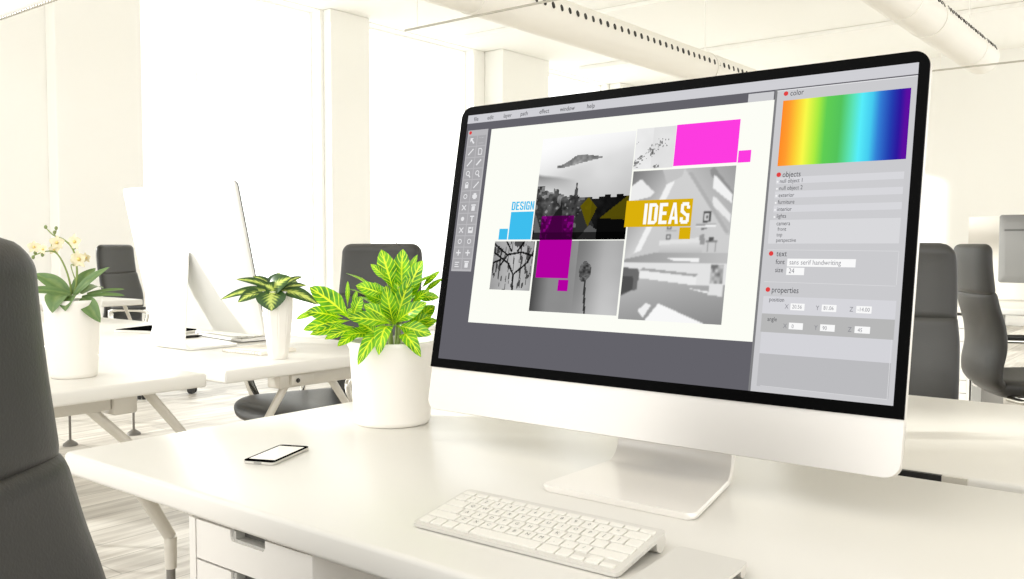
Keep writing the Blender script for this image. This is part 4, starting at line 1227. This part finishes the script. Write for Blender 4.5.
def tablet(label, x, y, w, h, rz, th=.008):
    t = thing('tablet_computer', label, 'tablet', (x, y, 0), rz)
    obj('case', rslab(-w / 2, w / 2, -h / 2, h / 2, .0002, th, .008), M['phone_body'], t)
    obj('black_screen', rslab(-w / 2 + .003, w / 2 - .003, -h / 2 + .003, h / 2 - .003, th + .0001, th + .001, .006, .0002), M['phone_black'], t)
tablet('black tablet lying behind the foot of the computer seen from behind', -2.17, .69, .26, .17, math.radians(20))
def pen(label, a, b, r=.004):
    a, b = Vector(a), Vector(b)
    t = thing('pen', label, 'pen', a, 0, 'black pens beside the rear stand')
    d = b - a
    obj('barrel', tb([Vector((0, 0, r)), d * .82 + Vector((0, 0, r)), d * .97 + Vector((0, 0, r))], [r, r, r * .4], 10), M['black_plastic'], t)
    obj('clip', tb([Vector((0, 0, r * 2.1)), d * .3 + Vector((0, 0, r * 2.1))], r * .25, 6), M['chrome'], t)
pen('black pen on the left desk, the one touching the computer foot', (-1.915, .555, 0), (-1.90, .66, 0))
pen('black pen on the left desk, the one nearer the white keyboard', (-1.89, .675, 0), (-1.85, .76, 0))
k2 = thing('computer_keyboard', 'white keyboard on the left desk beside the vase', 'keyboard', (-1.79, .70, 0), math.radians(-8))
bm = bmesh.new(); out = rrect(-.14, .14, -.055, .055, .006, 5)
loft(bm, [[(x, y, .003 + .0) for x, y in out], [(x, y, .012 + (y * .05)) for x, y in out]]); obj('tray', bm, M['white_alu'], k2, angle=30)
for r_ in range(5):
    for c_ in range(14):
        obj('key', bx(-.133 + c_ * .019, -.133 + c_ * .019 + .016, -.048 + r_ * .0195, -.048 + r_ * .0195 + .016, .0145, .0165), M['key'], k2, smooth=False)
obj('battery_tube', tb([(-.138, .050, .008), (.138, .050, .008)], .0078, 14), M['alu'], k2)
ms = thing('computer_mouse', 'small pale mouse left of the white keyboard on the left desk', 'mouse', (-2.00, .755, 0), math.radians(-10))
bm = bmesh.new(); bmesh.ops.create_uvsphere(bm, u_segments=24, v_segments=12, radius=1)
for v in bm.verts: v.co = Vector((v.co.x * .03, v.co.y * .054, max(0, v.co.z) * .024 + .002))
obj('shell', bm, M['white_alu'], ms)
obj('scroll_ball', lathe([(.001, .0), (.004, .002), (.001, .004)], 12, center=(0, .025, .022)), M['grey_plastic'], ms)
nb = thing('notepad', 'cream notepad with a spiral edge lying beside the vase', 'notepad', (-1.44, .53, 0), math.radians(4))
obj('pages', bx(-.075, .075, -.06, .06, .0003, .009, bev=.001), M['paper'], nb)
bm = bmesh.new()
for k in range(14):
    xx = -.068 + k * .0105
    tube(bm, [(xx, -.0615 + .005 * math.cos(q), .0055 + .005 * math.sin(q)) for q in [2 * math.pi * i / 10 for i in range(11)]], .0008, 6)
obj('spiral', bm, M['rod'], nb)

# ------------------------------------------------------------------ far right: grey monitor and low screens
gm = thing('office_monitor', 'grey monitor seen from behind at the far right edge', 'monitor', (-.07, 4.05, 0), math.radians(0))
bm = bmesh.new()
loft(bm, [[(x, y, z) for x, z in rrect(-.26 + i, .26 - i, .10 + i, .43 - i, .012, 5)] for y, i in ((-.02, .03), (-.01, .0), (.01, .0), (.02, .004))])
obj('shell', bm, M['mon_grey'], gm)
obj('groove', bx(-.235, .235, -.0225, -.0195, .352, .360), M['mon_grey2'], gm, smooth=False)
obj('stand', bx(-.03, .03, .0, .012, .008, .2, bev=.003), M['mon_grey2'], gm)
obj('stand_foot', rslab(-.11, .11, -.07, .09, .0003, .008, .01), M['mon_grey2'], gm)
pt = thing('desk_screen', 'pale upright screen panel behind the far right chair', 'screen', (-.36, 4.30, 0))
obj('panel', slab_xz(rrect(-.16, .16, .002, .43, .008, 5), -.008, .008), M['desk_edge'], pt)
obj('panel_base', rslab(-.15, .15, -.03, .03, .0003, .006, .004), M['rod'], pt)

# ------------------------------------------------------------------ light
w = bpy.data.worlds.new('world'); scene.world = w; w.use_nodes = True
bg = w.node_tree.nodes['Background']; bg.inputs[0].default_value = (1.0, 0.998, 0.993, 1); bg.inputs[1].default_value = 2.2
sd = bpy.data.lights.new('sun', 'SUN'); sd.energy = 7.0; sd.angle = math.radians(1.2); sd.color = (1.0, .99, .975)
so = bpy.data.objects.new('sun', sd); COL.objects.link(so)
dirv = Vector((.857, .515, -.285)).normalized()
so.rotation_euler = dirv.to_track_quat('-Z', 'Y').to_euler()
so.location = (-8, -5, 4)

vs = scene.view_settings
scene.display_settings.display_device = 'sRGB'
vs.view_transform = 'Standard'; vs.look = 'None'; vs.exposure = 0.0; vs.gamma = 1.0; vs.use_curve_mapping = False
scene.cycles.use_denoising = True
scene.cycles.max_bounces = 8; scene.cycles.diffuse_bounces = 5; scene.cycles.caustics_reflective = False; scene.cycles.caustics_refractive = False
scene.cycles.sample_clamp_indirect = 6
